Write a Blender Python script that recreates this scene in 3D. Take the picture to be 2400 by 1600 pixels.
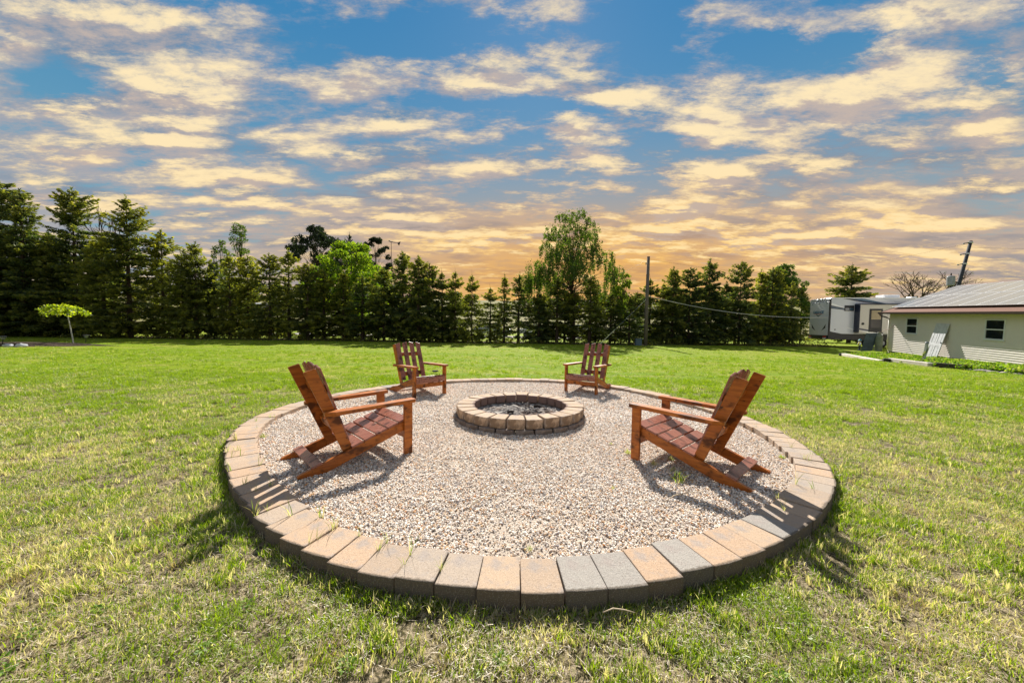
import bpy, math, random
import numpy as np
from mathutils import Matrix, Vector
random.seed(7); rng = np.random.default_rng(7)
sc = bpy.context.scene; col = sc.collection
for o in list(bpy.data.objects): bpy.data.objects.remove(o)
R = math.radians

# ------------------------------------------------------------------ camera
F, PITCH, ROLL, CH = 858.6, 0.044966, 0.014014, 1.38
def cam_dir(x, y):
    c, s = math.cos(ROLL), math.sin(ROLL); x, y = c*x - s*y, s*x + c*y
    c, s = math.cos(PITCH), math.sin(PITCH)
    return Vector((x, c + y*s, -s + y*c))
f0 = cam_dir(0, 0); cx = cam_dir(1, 0) - f0; cy = cam_dir(0, 1) - f0
cam = bpy.data.objects.new('camera', bpy.data.cameras.new('camera')); col.objects.link(cam)
cam.matrix_world = Matrix(((cx.x, cy.x, -f0.x, 0), (cx.y, cy.y, -f0.y, 0), (cx.z, cy.z, -f0.z, CH), (0, 0, 0, 1)))
cam.data.sensor_width = 36; cam.data.lens = F/2400*36; cam.data.clip_start = .05; cam.data.clip_end = 3000
sc.camera = cam

# ------------------------------------------------------------------ sky, sun, exposure
SUN_AZ, SUN_EL = R(86.0), R(39.0)            # azimuth counted from +x towards +y
W = bpy.data.worlds.new('World'); sc.world = W; W.use_nodes = True
def build_sky():
    nt = W.node_tree; N = nt.nodes; L = nt.links; N.clear()
    def math_(op, a, b=None, c=None, clamp=False):
        n = N.new('ShaderNodeMath'); n.operation = op; n.use_clamp = clamp
        for i, v in enumerate((a, b, c)):
            if v is None: continue
            if isinstance(v, (int, float)): n.inputs[i].default_value = v
            else: L.new(v, n.inputs[i])
        return n.outputs[0]
    def ss(v, a, b, lo=0., hi=1.):
        n = N.new('ShaderNodeMapRange'); n.interpolation_type = 'SMOOTHSTEP'
        L.new(v, n.inputs[0]); n.inputs[1].default_value = a; n.inputs[2].default_value = b
        n.inputs[3].default_value = lo; n.inputs[4].default_value = hi; return n.outputs[0]
    def mix(f, a, b):
        n = N.new('ShaderNodeMix'); n.data_type = 'RGBA'
        if isinstance(f, (int, float)): n.inputs[0].default_value = f
        else: L.new(f, n.inputs[0])
        for i, v in ((6, a), (7, b)):
            if isinstance(v, tuple): n.inputs[i].default_value = (*v, 1)
            else: L.new(v, n.inputs[i])
        return n.outputs[2]
    tc = N.new('ShaderNodeTexCoord'); sp = N.new('ShaderNodeSeparateXYZ'); L.new(tc.outputs['Generated'], sp.inputs[0])
    x, y, z = sp.outputs
    az = math_('ARCTAN2', x, y); el = math_('ARCSINE', z)
    zz = math_('ADD', math_('MAXIMUM', z, 0.), .13)
    px = math_('DIVIDE', x, zz); py = math_('DIVIDE', y, zz)
    cb = N.new('ShaderNodeCombineXYZ'); L.new(px, cb.inputs[0]); L.new(py, cb.inputs[1])
    cb2 = N.new('ShaderNodeVectorMath'); cb2.operation = 'SCALE'; L.new(cb.outputs[0], cb2.inputs[0]); cb2.inputs['Scale'].default_value = .955
    def noise(scale, detail, rough, offset, dist=0., sx=1., sy=1., c_=None):
        m = N.new('ShaderNodeMapping'); L.new((c_ or cb).outputs[0], m.inputs[0]); m.inputs[1].default_value = offset; m.inputs[3].default_value = (sx, sy, 1)
        m.inputs[2].default_value = (0, 0, R(-12))
        n = N.new('ShaderNodeTexNoise'); L.new(m.outputs[0], n.inputs['Vector'])
        n.inputs['Scale'].default_value = scale; n.inputs['Detail'].default_value = detail; n.inputs['Roughness'].default_value = rough; n.inputs['Distortion'].default_value = dist
        return n.outputs[0]
    n1 = noise(1.7, 6, .60, (3.1, 7.7, 0), 0., .8, 1.4); n2 = noise(6.6, 8, .70, (9.1, 2.2, 0), .1, .8, 1.7)
    n1b = noise(1.7, 3, .60, (3.1, 7.7, 0), 0., .8, 1.4, cb2); n2b = noise(6.6, 4, .70, (9.1, 2.2, 0), .1, .8, 1.7, cb2)
    def puffs(c_, off):
        m = N.new('ShaderNodeMapping'); w = N.new('ShaderNodeVectorMath'); w.operation = 'MULTIPLY_ADD'; q = N.new('ShaderNodeTexNoise'); q.inputs['Scale'].default_value = 3.4; q.inputs['Detail'].default_value = 3
        L.new(c_.outputs[0], q.inputs['Vector']); L.new(q.outputs['Color'], w.inputs[0]); w.inputs[1].default_value = (.42, .30, 0); L.new(c_.outputs[0], w.inputs[2]); L.new(w.outputs[0], m.inputs[0]); m.inputs[1].default_value = off; m.inputs[3].default_value = (.8, 1.7, 1)
        v = N.new('ShaderNodeTexVoronoi'); v.feature = 'SMOOTH_F1'; v.inputs['Smoothness'].default_value = .35; v.inputs['Scale'].default_value = 3.5; v.inputs['Randomness'].default_value = 1.; L.new(m.outputs[0], v.inputs['Vector']); return math_('SUBTRACT', .42, v.outputs['Distance'])
    pf = puffs(cb, (4.2, 1.7, 0)); pfb = puffs(cb2, (4.2, 1.7, 0)); n3 = noise(.9, 2, .5, (1.3, 4.4, 3), .2, .55, 1.3)
    n4 = noise(3.2, 3, .55, (5.3, 8.1, 1), .2, .6, 1.3)
    # the large cloud banks as they stood over the treeline (azimuth, elevation, half sizes, tilt)
    POS = [(-0.739,0.502,0.143,0.047,0.39),(-0.925,0.406,0.029,0.028,0.5),(-0.842,0.349,0.058,0.025,0.38),(-0.69,0.423,0.078,0.046,0.32),(-0.505,0.494,0.13,0.041,0.24),(-0.088,0.558,0.231,0.033,0.05),(0.267,0.532,0.147,0.021,-0.11),(-0.023,0.692,0.188,0.029,0.02),(0.467,0.623,0.098,0.035,-0.23),(0.157,0.624,0.131,0.021,-0.06),(0.637,0.569,0.094,0.016,-0.32),(0.794,0.531,0.044,0.022,-0.43),(0.799,0.446,0.077,0.046,-0.38),(0.926,0.402,0.028,0.031,-0.46),(0.532,0.512,0.117,0.03,-0.24),(0.665,0.442,0.056,0.029,-0.29),(0.475,0.449,0.099,0.034,-0.19),(0.608,0.405,0.077,0.022,-0.24),(0.738,0.402,0.068,0.032,-0.31),(0.905,0.329,0.035,0.034,-0.37),(0.821,0.321,0.064,0.022,-0.3),(0.194,0.464,0.104,0.028,-0.07),(-0.284,0.464,0.104,0.015,0.13),(-0.523,0.404,0.073,0.026,0.22),(-0.724,0.34,0.054,0.03,0.29),(-0.873,0.269,0.052,0.022,0.32),(0.185,0.411,0.099,0.022,-0.06),(0.469,0.358,0.109,0.026,-0.15),(-0.605,0.303,0.07,0.015,0.21),(0.676,0.334,0.069,0.019,-0.23),(0.918,0.24,0.034,0.02,-0.28),(0.445,0.279,0.075,0.023,-0.11),(0.827,0.199,0.117,0.027,-0.19),(0.655,0.181,0.116,0.033,-0.12),(0.329,0.235,0.224,0.041,-0.06),(-0.142,0.386,0.22,0.023,0.06),(-0.575,0.257,0.089,0.016,0.17),(-0.725,0.291,0.064,0.019,0.26),(-0.336,0.252,0.183,0.024,0.09),(-0.856,0.205,0.1,0.014,0.25),(0.769,0.256,0.071,0.011,-0.22),(-0.118,0.225,0.223,0.032,0.04),(0.855,0.132,0.075,0.015,-0.13)]
    NEG = [(-0.413,0.587,0.151,0.042,0.21),(0.316,0.604,0.112,0.035,-0.14),(0.61,0.526,0.083,0.041,-0.29),(0.048,0.516,0.135,0.021,-0.01),(-0.232,0.638,0.159,0.041,0.12),(-0.893,0.369,0.049,0.021,0.44),(0.898,0.215,0.054,0.017,-0.24),(0.727,0.508,0.038,0.032,-0.36),(0.262,0.678,0.094,0.019,-0.12)]
    # ragged edges: the coordinates of the banks are warped by noise
    waz = math_('MULTIPLY_ADD', math_('SUBTRACT', n2, .5), .06, az); wel = math_('MULTIPLY_ADD', math_('SUBTRACT', n1, .5), .06, el)
    tot = None
    for lst, sg in ((POS, 1.), (NEG, -.85)):
        for a, e, ra, re, t in lst:
            du = math_('SUBTRACT', waz, a); dv = math_('SUBTRACT', wel, e); dv = math_('MULTIPLY_ADD', du, -t, dv)
            du = math_('MULTIPLY', du, 1/ra); dv = math_('MULTIPLY', dv, 1/re)
            q = math_('ADD', math_('MULTIPLY', du, du), math_('MULTIPLY', dv, dv))
            g = math_('EXPONENT', math_('MULTIPLY', q, -.9)); g = math_('MULTIPLY', g, sg)
            tot = g if tot is None else math_('ADD', tot, g)
    tot = math_('MINIMUM', tot, 1.1)
    lowel = ss(el, .02, .50, 1., 0.)
    front = ss(y, .15, .45)                       # banks placed only where the photograph shows them, noise clouds all round
    base = math_('ADD', math_('MULTIPLY', math_('SUBTRACT', n1, .5), 1.2), math_('MULTIPLY', math_('SUBTRACT', n2, .5), 3.0)); base = math_('MULTIPLY_ADD', pf, 1.1, base)
    out_cov = math_('MULTIPLY', math_('SUBTRACT', 1., front), .22)
    d = math_('ADD', math_('ADD', base, math_('MULTIPLY', math_('MULTIPLY', tot, front), .72)), out_cov)
    d = math_('ADD', d, .13); d = math_('ADD', d, math_('MULTIPLY', lowel, .12))
    bright = ss(d, .04, .98)
    veil = ss(math_('ADD', math_('ADD', d, math_('MULTIPLY', math_('SUBTRACT', n3, .5), 1.6)), math_('MULTIPLY', lowel, .55)), -.26, .50)
    streak = ss(math_('MULTIPLY_ADD', math_('SUBTRACT', n4, .5), 1., 0.), -.06, .16)
    # colours (radiance at strength 1)
    ce = ss(el, .0, .75)
    blue = mix(ce, (.13, .35, .46), (.020, .185, .41)); blue = mix(ss(el, .7, 1.4), blue, (.015, .09, .26))
    sky = N.new('ShaderNodeTexSky'); sky.sky_type = 'NISHITA'; sky.sun_disc = False; sky.sun_elevation = SUN_EL; sky.sun_rotation = math.pi/2 - SUN_AZ
    sky.air_density = 1.2; sky.dust_density = .4; sky.ozone_density = 1.6
    m = N.new('ShaderNodeVectorMath'); m.operation = 'SCALE'; L.new(sky.outputs[0], m.inputs[0]); m.inputs['Scale'].default_value = .11
    blue = mix(.08, blue, m.outputs[0])
    # the warm glow low over the trees
    ga = math_('MULTIPLY', math_('SUBTRACT', az, .20), 1/.70); ge = math_('MULTIPLY', math_('SUBTRACT', el, .09), 1/.22)
    glow = math_('EXPONENT', math_('MULTIPLY', math_('ADD', math_('MULTIPLY', ga, ga), math_('MULTIPLY', ge, ge)), -1.)); glow = math_('MINIMUM', math_('MULTIPLY', glow, 1.15), 1.)
    blue = mix(math_('MULTIPLY', glow, .92), blue, (.66, .35, .115))
    veilc = mix(math_('MULTIPLY', streak, .75), (.38, .355, .38), (.12, .20, .31))
    veilc = mix(math_('MULTIPLY', glow, .92), veilc, mix(streak, (.82, .43, .10), (.52, .28, .12)))
    brightc = mix(lowel, (.84, .70, .47), (.90, .66, .32))
    brightc = mix(math_('MULTIPLY', glow, .95), brightc, (.95, .57, .15))
    up = math_('ADD', math_('ADD', math_('MULTIPLY', math_('SUBTRACT', n1b, n1), 1.7), math_('MULTIPLY', math_('SUBTRACT', n2b, n2), 2.0)), math_('MULTIPLY', math_('SUBTRACT', pfb, pf), 2.2))
    shade = ss(math_('ADD', up, math_('MULTIPLY', math_('SUBTRACT', n4, .5), 1.)), -.10, .42)
    brightc = mix(math_('MULTIPLY', shade, .80), brightc, (.42, .35, .35)); brightc = mix(math_('MULTIPLY', ss(math_('SUBTRACT', d, math_('MULTIPLY', up, .8)), .55, 1.5), .6), brightc, (1.0, .80, .46))
    c = mix(math_('MULTIPLY', veil, .74), blue, veilc)
    c = mix(math_('MULTIPLY', bright, .93), c, brightc)
    below = ss(z, -.06, -.005, 0., 1.)
    c = mix(below, (.20, .20, .13), c)
    m2 = N.new('ShaderNodeVectorMath'); m2.operation = 'SCALE'; L.new(c, m2.inputs[0]); m2.inputs['Scale'].default_value = 5.75
    bg = N.new('ShaderNodeBackground'); bg.inputs[1].default_value = .1; L.new(m2.outputs[0], bg.inputs[0])
    ou = N.new('ShaderNodeOutputWorld'); L.new(bg.outputs[0], ou.inputs[0])
build_sky()
sun = bpy.data.objects.new('sun', bpy.data.lights.new('sun', 'SUN')); col.objects.link(sun)
sun.data.energy = 5.0; sun.data.angle = R(.5); sun.data.color = (1, .95, .87)
sv = Vector((math.cos(SUN_EL)*math.cos(SUN_AZ), math.cos(SUN_EL)*math.sin(SUN_AZ), math.sin(SUN_EL)))
sun.rotation_euler = sv.to_track_quat('Z', 'Y').to_euler()
vs = sc.view_settings; vs.view_transform = 'Standard'; vs.look = 'None'; vs.gamma = 1; vs.exposure = 0.95; vs.use_curve_mapping = False
sc.render.engine = 'CYCLES'
sc.cycles.max_bounces = 6; sc.cycles.diffuse_bounces = 3; sc.cycles.transmission_bounces = 4; sc.cycles.transparent_max_bounces = 8
sc.world.cycles.sampling_method = 'MANUAL'; sc.world.cycles.sample_map_resolution = 512

# ------------------------------------------------------------------ helpers
def mat(name, rough=.8, spec=.3):
    m = bpy.data.materials.new(name); m.use_nodes = True
    b = m.node_tree.nodes['Principled BSDF']; b.inputs['Roughness'].default_value = rough; b.inputs['Specular IOR Level'].default_value = spec
    return m, m.node_tree, b
def nnew(nt, t, **k):
    n = nt.nodes.new(t)
    for a, v in k.items(): setattr(n, a, v)
    return n
def tex_noise(nt, scale, detail=4, rough=.6, src='Object', sxyz=(1, 1, 1), dist=0.):
    if src == 'Position': o = nnew(nt, 'ShaderNodeNewGeometry').outputs['Position']
    else: o = nnew(nt, 'ShaderNodeTexCoord').outputs[src]
    m = nnew(nt, 'ShaderNodeMapping'); nt.links.new(o, m.inputs[0]); m.inputs[3].default_value = sxyz
    n = nnew(nt, 'ShaderNodeTexNoise'); nt.links.new(m.outputs[0], n.inputs['Vector'])
    n.inputs['Scale'].default_value = scale; n.inputs['Detail'].default_value = detail; n.inputs['Roughness'].default_value = rough; n.inputs['Distortion'].default_value = dist
    return n.outputs[0]
def ramp(nt, src, stops, const=False):
    r = nnew(nt, 'ShaderNodeValToRGB'); nt.links.new(src, r.inputs[0]); e = r.color_ramp.elements
    if const: r.color_ramp.interpolation = 'CONSTANT'
    while len(e) < len(stops): e.new(.5)
    for i, (p, c) in enumerate(stops): e[i].position = p; e[i].color = (*c, 1)
    return r.outputs[0]
def mixc(nt, f, a, b, mode='MIX'):
    n = nnew(nt, 'ShaderNodeMix', data_type='RGBA', blend_type=mode)
    if isinstance(f, (int, float)): n.inputs[0].default_value = f
    else: nt.links.new(f, n.inputs[0])
    for i, v in ((6, a), (7, b)):
        if isinstance(v, tuple): n.inputs[i].default_value = (*v, 1)
        else: nt.links.new(v, n.inputs[i])
    return n.outputs[2]
def mth(nt, op, a, b=0., c=0., clamp=False):
    n = nnew(nt, 'ShaderNodeMath', operation=op, use_clamp=clamp)
    for i, v in enumerate((a, b, c)):
        if isinstance(v, (int, float)): n.inputs[i].default_value = v
        else: nt.links.new(v, n.inputs[i])
    return n.outputs[0]
def mrange(nt, v, a, b, lo=0., hi=1.):
    n = nnew(nt, 'ShaderNodeMapRange', interpolation_type='SMOOTHSTEP'); nt.links.new(v, n.inputs[0])
    for i, q in enumerate((a, b, lo, hi)): n.inputs[i+1].default_value = q
    return n.outputs[0]
def bump(nt, b, h, strength=.3, dist=.01):
    n = nnew(nt, 'ShaderNodeBump'); nt.links.new(h, n.inputs['Height']); n.inputs['Strength'].default_value = strength; n.inputs['Distance'].default_value = dist
    nt.links.new(n.outputs[0], b.inputs['Normal'])
def plain(name, c, rough=.7, spec=.3, var=.12, scale=8., metal=0., bmp=0.):
    m, nt, b = mat(name, rough, spec); n = tex_noise(nt, scale, 5)
    nt.links.new(ramp(nt, n, [(.25, tuple(v*(1-var) for v in c)), (.75, tuple(min(1, v*(1+var)) for v in c))]), b.inputs['Base Color'])
    b.inputs['Metallic'].default_value = metal
    if bmp: bump(nt, b, tex_noise(nt, scale*6, 4), bmp, .004)
    return m
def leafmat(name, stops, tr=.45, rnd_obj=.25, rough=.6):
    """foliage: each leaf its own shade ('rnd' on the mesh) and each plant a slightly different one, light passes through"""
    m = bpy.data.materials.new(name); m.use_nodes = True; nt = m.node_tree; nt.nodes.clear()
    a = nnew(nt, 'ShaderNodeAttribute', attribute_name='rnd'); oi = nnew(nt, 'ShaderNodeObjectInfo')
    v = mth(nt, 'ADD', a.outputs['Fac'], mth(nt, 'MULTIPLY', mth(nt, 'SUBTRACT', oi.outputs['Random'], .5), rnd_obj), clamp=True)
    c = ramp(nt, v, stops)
    d = nnew(nt, 'ShaderNodeBsdfDiffuse'); t = nnew(nt, 'ShaderNodeBsdfTranslucent'); g = nnew(nt, 'ShaderNodeBsdfGlossy'); g.inputs['Roughness'].default_value = rough
    nt.links.new(c, d.inputs[0]); tc = mixc(nt, 1., c, (1.0, 1.0, .45), 'MULTIPLY'); tc = mixc(nt, 1., tc, (1.9, 1.9, 1.9), 'MULTIPLY'); nt.links.new(tc, t.inputs[0])
    x = nnew(nt, 'ShaderNodeMixShader'); x.inputs[0].default_value = tr; nt.links.new(d.outputs[0], x.inputs[1]); nt.links.new(t.outputs[0], x.inputs[2])
    y = nnew(nt, 'ShaderNodeMixShader'); y.inputs[0].default_value = .03; nt.links.new(x.outputs[0], y.inputs[1]); nt.links.new(g.outputs[0], y.inputs[2])
    o = nnew(nt, 'ShaderNodeOutputMaterial'); nt.links.new(y.outputs[0], o.inputs[0]); return m

def tag(o, label=None, cat=None, group=None, kind=None):
    if label: o['label'] = label
    if cat: o['category'] = cat
    if group: o['group'] = group
    if kind: o['kind'] = kind
    return o
def empty(name, loc=(0, 0, 0), rz=0., mw=None):
    o = bpy.data.objects.new(name, None); col.objects.link(o); o.empty_display_size = .1
    if mw is not None: o.matrix_world = mw
    else: o.location = loc; o.rotation_euler = (0, 0, rz)
    return o
def link(name, me, m=None, parent=None, loc=None):
    o = bpy.data.objects.new(name, me); col.objects.link(o)
    if m is not None and len(me.materials) == 0: me.materials.append(m)
    if parent: o.parent = parent
    if loc is not None: o.location = loc
    return o
def mesh_arrays(name, v, f, rnd=None, smooth=False):
    """v (n,3); f (m,k) with k the same for all faces"""
    v = np.asarray(v, np.float32); f = np.asarray(f, np.int32); me = bpy.data.meshes.new(name)
    me.vertices.add(len(v)); me.vertices.foreach_set('co', v.ravel())
    k = f.shape[1]; me.loops.add(f.size); me.loops.foreach_set('vertex_index', f.ravel())
    me.polygons.add(len(f)); me.polygons.foreach_set('loop_start', np.arange(0, f.size, k, dtype=np.int32))
    if smooth: me.polygons.foreach_set('use_smooth', np.ones(len(f), bool))
    me.update(calc_edges=True)
    if rnd is not None:
        a = me.attributes.new('rnd', 'FLOAT', 'POINT'); a.data.foreach_set('value', np.asarray(rnd, np.float32))
    return me
class MB:
    def __init__(s): s.v = []; s.f = []
    def add(s, vs, fs):
        b = len(s.v); s.v += [tuple(p) for p in vs]; s.f += [tuple(b+i for i in f) for f in fs]; return s
    def box(s, x0, x1, y0, y1, z0, z1):
        return s.add([(x, y, z) for z in (z0, z1) for y in (y0, y1) for x in (x0, x1)], [(0, 2, 3, 1), (4, 5, 7, 6), (0, 1, 5, 4), (2, 6, 7, 3), (0, 4, 6, 2), (1, 3, 7, 5)])
    def hexa(s, p):  # 8 corners: 0-3 one side ring, 4-7 the other
        return s.add(p, [(3, 2, 1, 0), (4, 5, 6, 7), (0, 1, 5, 4), (1, 2, 6, 5), (2, 3, 7, 6), (3, 0, 4, 7)])
    def poly(s, pts, axis, a, b):
        """prism of a 2D polygon; axis 'y': pts are (x,z); 'z': (x,y); 'x': (y,z)"""
        n = len(pts)
        def P(p, t): return {'y': (p[0], t, p[1]), 'z': (p[0], p[1], t), 'x': (t, p[0], p[1])}[axis]
        return s.add([P(p, a) for p in pts] + [P(p, b) for p in pts], [tuple(range(n))[::-1], tuple(range(n, 2*n))] + [(i, (i+1) % n, n+(i+1) % n, n+i) for i in range(n)])
    def tube(s, pts, rad, n=8, cap=True):
        pts = [Vector(p) for p in pts]; b = len(s.v); m = len(pts)
        if isinstance(rad, (int, float)): rad = [rad]*m
        for i, p in enumerate(pts):
            t = (pts[min(i+1, m-1)] - pts[max(i-1, 0)]).normalized(); u = t.orthogonal().normalized() if abs(t.z) < .9 else t.cross(Vector((0, 1, 0))).normalized(); w = t.cross(u)
            for k in range(n):
                a = 2*math.pi*k/n; s.v.append(tuple(p + (u*math.cos(a) + w*math.sin(a))*rad[i]))
        for i in range(m-1):
            for k in range(n): s.f.append((b+i*n+k, b+i*n+(k+1) % n, b+(i+1)*n+(k+1) % n, b+(i+1)*n+k))
        if cap: s.f.append(tuple(b+k for k in range(n))[::-1]); s.f.append(tuple(b+(m-1)*n+k for k in range(n)))
        return s
    def lathe(s, c, prof, n=16):
        return s.tube([(c[0], c[1], c[2]+z) for r, z in prof], [r for r, z in prof], n)
    def mesh(s, name, smooth=False):
        me = bpy.data.meshes.new(name); me.from_pydata(s.v, [], s.f); me.update()
        import bmesh
        bm = bmesh.new(); bm.from_mesh(me); bmesh.ops.recalc_face_normals(bm, faces=bm.faces); bm.to_mesh(me); bm.free()
        if smooth:
            me.polygons.foreach_set('use_smooth', [True]*len(me.polygons))
        return me
    def build(s, name, m, parent=None, bevel=0., smooth=False, seg=1):
        o = link(name, s.mesh(name, smooth), m, parent)
        if bevel: q = o.modifiers.new('bevel', 'BEVEL'); q.width = bevel; q.segments = seg; q.limit_method = 'ANGLE'
        return o
def copy_tree(o, parent=None):
    c = o.copy(); col.objects.link(c)
    if parent is not None: c.parent = parent
    for ch in list(o.children): copy_tree(ch, c)
    return c
def smooth(a, b, x):
    t = np.clip((x-a)/(b-a), 0, 1); return t*t*(3-2*t)
CX, CY = .06, 5.43                                    # centre of the gravel circle
def vnoise(x, y, s, seed=0):
    """cheap smooth value noise in numpy"""
    x = np.asarray(x, float)/s; y = np.asarray(y, float)/s; xi = np.floor(x); yi = np.floor(y); fx = x-xi; fy = y-yi; fx = fx*fx*(3-2*fx); fy = fy*fy*(3-2*fy)
    def h(a, b):
        q = np.sin(a*127.1+b*311.7+seed*74.7)*43758.5453; return q-np.floor(q)
    return (h(xi, yi)*(1-fx)+h(xi+1, yi)*fx)*(1-fy)+(h(xi, yi+1)*(1-fx)+h(xi+1, yi+1)*fx)*fy
def ground_z(x, y):
    x = np.asarray(x, float); y = np.asarray(y, float); r = np.hypot(x-CX, y-CY)
    z = -.040*(1-smooth(6, 12, r)) + .018*(vnoise(x, y, 1.6, 3)-.5)
    z = z - .17*smooth(15.5, 20, x)*(1-smooth(21, 28, y))*smooth(6, 12, y)
    z = z + 12.5*smooth(60, 175, y) + 1.5*(vnoise(x, y, 40, 5)-.5)*smooth(60, 120, y)
    return z
_rk = [(-171,3.65),(-162,3.56),(-152,3.46),(-144,3.41),(-134,3.40),(-126,3.44),(-117,3.52),(-109,3.61),(-102,3.64),(-95,3.66),(-88,3.68),(-81,3.67),(-73,3.62),(-66,3.60),(-58,3.58),(-47,3.59),(-35,3.61),(-24,3.55),(-16,3.53),(-9,3.47),(0,3.47),(10,3.40),(31,3.42),(48,3.60),(70,3.72),(84,3.69),(100,3.64),(116,3.65),(139,3.57),(159,3.63),(168,3.64)]
_ra = np.array([(a, r) for a, r in [(_rk[-1][0]-360, _rk[-1][1])] + _rk + [(_rk[0][0]+360, _rk[0][1])]])
def ring_r(deg):
    deg = (np.asarray(deg, float)+180) % 360 - 180
    return sum(np.interp((deg+q+180) % 360-180, _ra[:, 0], _ra[:, 1]) for q in (-6, -2, 2, 6))/4
DEP = .275

# ------------------------------------------------------------------ materials
def m_lawn():
    m, nt, b = mat('lawn_soil_and_thatch', .95, .1)
    n1 = tex_noise(nt, 1., 5, .6, 'Position', (.10, .75, 1)); n2 = tex_noise(nt, 34., 5, .7, 'Position'); n3 = tex_noise(nt, .7, 3, .5, 'Position'); n4 = tex_noise(nt, 1., 4, .6, 'Position', (.5, 3.2, 1))
    far = ramp(nt, n1, [(.36, (.25, .27, .022)), (.47, (.20, .265, .004)), (.60, (.145, .24, .002)), (.72, (.26, .27, .03))])
    far = mixc(nt, mrange(nt, n4, .50, .68), far, (.30, .29, .06))
    near = ramp(nt, n2, [(.36, (.025, .020, .012)), (.47, (.12, .10, .05)), (.58, (.34, .27, .18)), (.75, (.14, .17, .03))])
    far = mixc(nt, mrange(nt, n2, .40, .62, .0, .40), far, (.06, .09, .008))
    g = nnew(nt, 'ShaderNodeNewGeometry'); s = nnew(nt, 'ShaderNodeSeparateXYZ'); nt.links.new(g.outputs['Position'], s.inputs[0])
    c = mixc(nt, mrange(nt, s.outputs[1], 5., 11.), near, far)
    hill = ramp(nt, n3, [(.35, (.15, .15, .04)), (.65, (.22, .19, .10))])
    c = mixc(nt, mrange(nt, s.outputs[1], 52., 75.), c, hill)
    nt.links.new(c, b.inputs['Base Color']); bump(nt, b, n2, .8, .03); return m
def blade_mat():
    m = bpy.data.materials.new('grass_blades'); m.use_nodes = True; nt = m.node_tree; nt.nodes.clear()
    a = nnew(nt, 'ShaderNodeAttribute', attribute_name='rnd').outputs['Fac']
    p1 = tex_noise(nt, .9, 4, .6, 'Position'); p2 = tex_noise(nt, 5.5, 3, .6, 'Position'); g = nnew(nt, 'ShaderNodeNewGeometry'); s = nnew(nt, 'ShaderNodeSeparateXYZ'); nt.links.new(g.outputs['Position'], s.inputs[0])
    pm = mth(nt, 'ADD', mth(nt, 'MULTIPLY', p1, 2.0), mth(nt, 'MULTIPLY', p2, .9))          # ~1.1 mean
    pm = mth(nt, 'ADD', pm, mrange(nt, s.outputs[1], 2.5, 9., 0., -.42))
    dry = mrange(nt, mth(nt, 'SUBTRACT', pm, a), .97, 1.10)
    green = ramp(nt, a, [(.0, (.29, .37, .010)), (.28, (.24, .33, .004)), (.45, (.09, .155, .004)), (.58, (.11, .18, .004)), (.8, (.25, .34, .006)), (1., (.36, .41, .03))])
    straw = ramp(nt, p2, [(.3, (.48, .38, .28)), (.5, (.68, .57, .45)), (.7, (.32, .23, .15))])
    c = mixc(nt, dry, green, straw)
    d = nnew(nt, 'ShaderNodeBsdfDiffuse'); t = nnew(nt, 'ShaderNodeBsdfTranslucent'); nt.links.new(c, d.inputs[0])
    nt.links.new(mixc(nt, 1., c, (1.4, 1.55, .6), 'MULTIPLY'), t.inputs[0])
    x = nnew(nt, 'ShaderNodeMixShader'); x.inputs[0].default_value = .5; nt.links.new(d.outputs[0], x.inputs[1]); nt.links.new(t.outputs[0], x.inputs[2])
    gl = nnew(nt, 'ShaderNodeBsdfGlossy'); gl.inputs['Roughness'].default_value = .45
    y = nnew(nt, 'ShaderNodeMixShader'); y.inputs[0].default_value = .05; nt.links.new(x.outputs[0], y.inputs[1]); nt.links.new(gl.outputs[0], y.inputs[2])
    o = nnew(nt, 'ShaderNodeOutputMaterial'); nt.links.new(y.outputs[0], o.inputs[0]); return m
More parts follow.
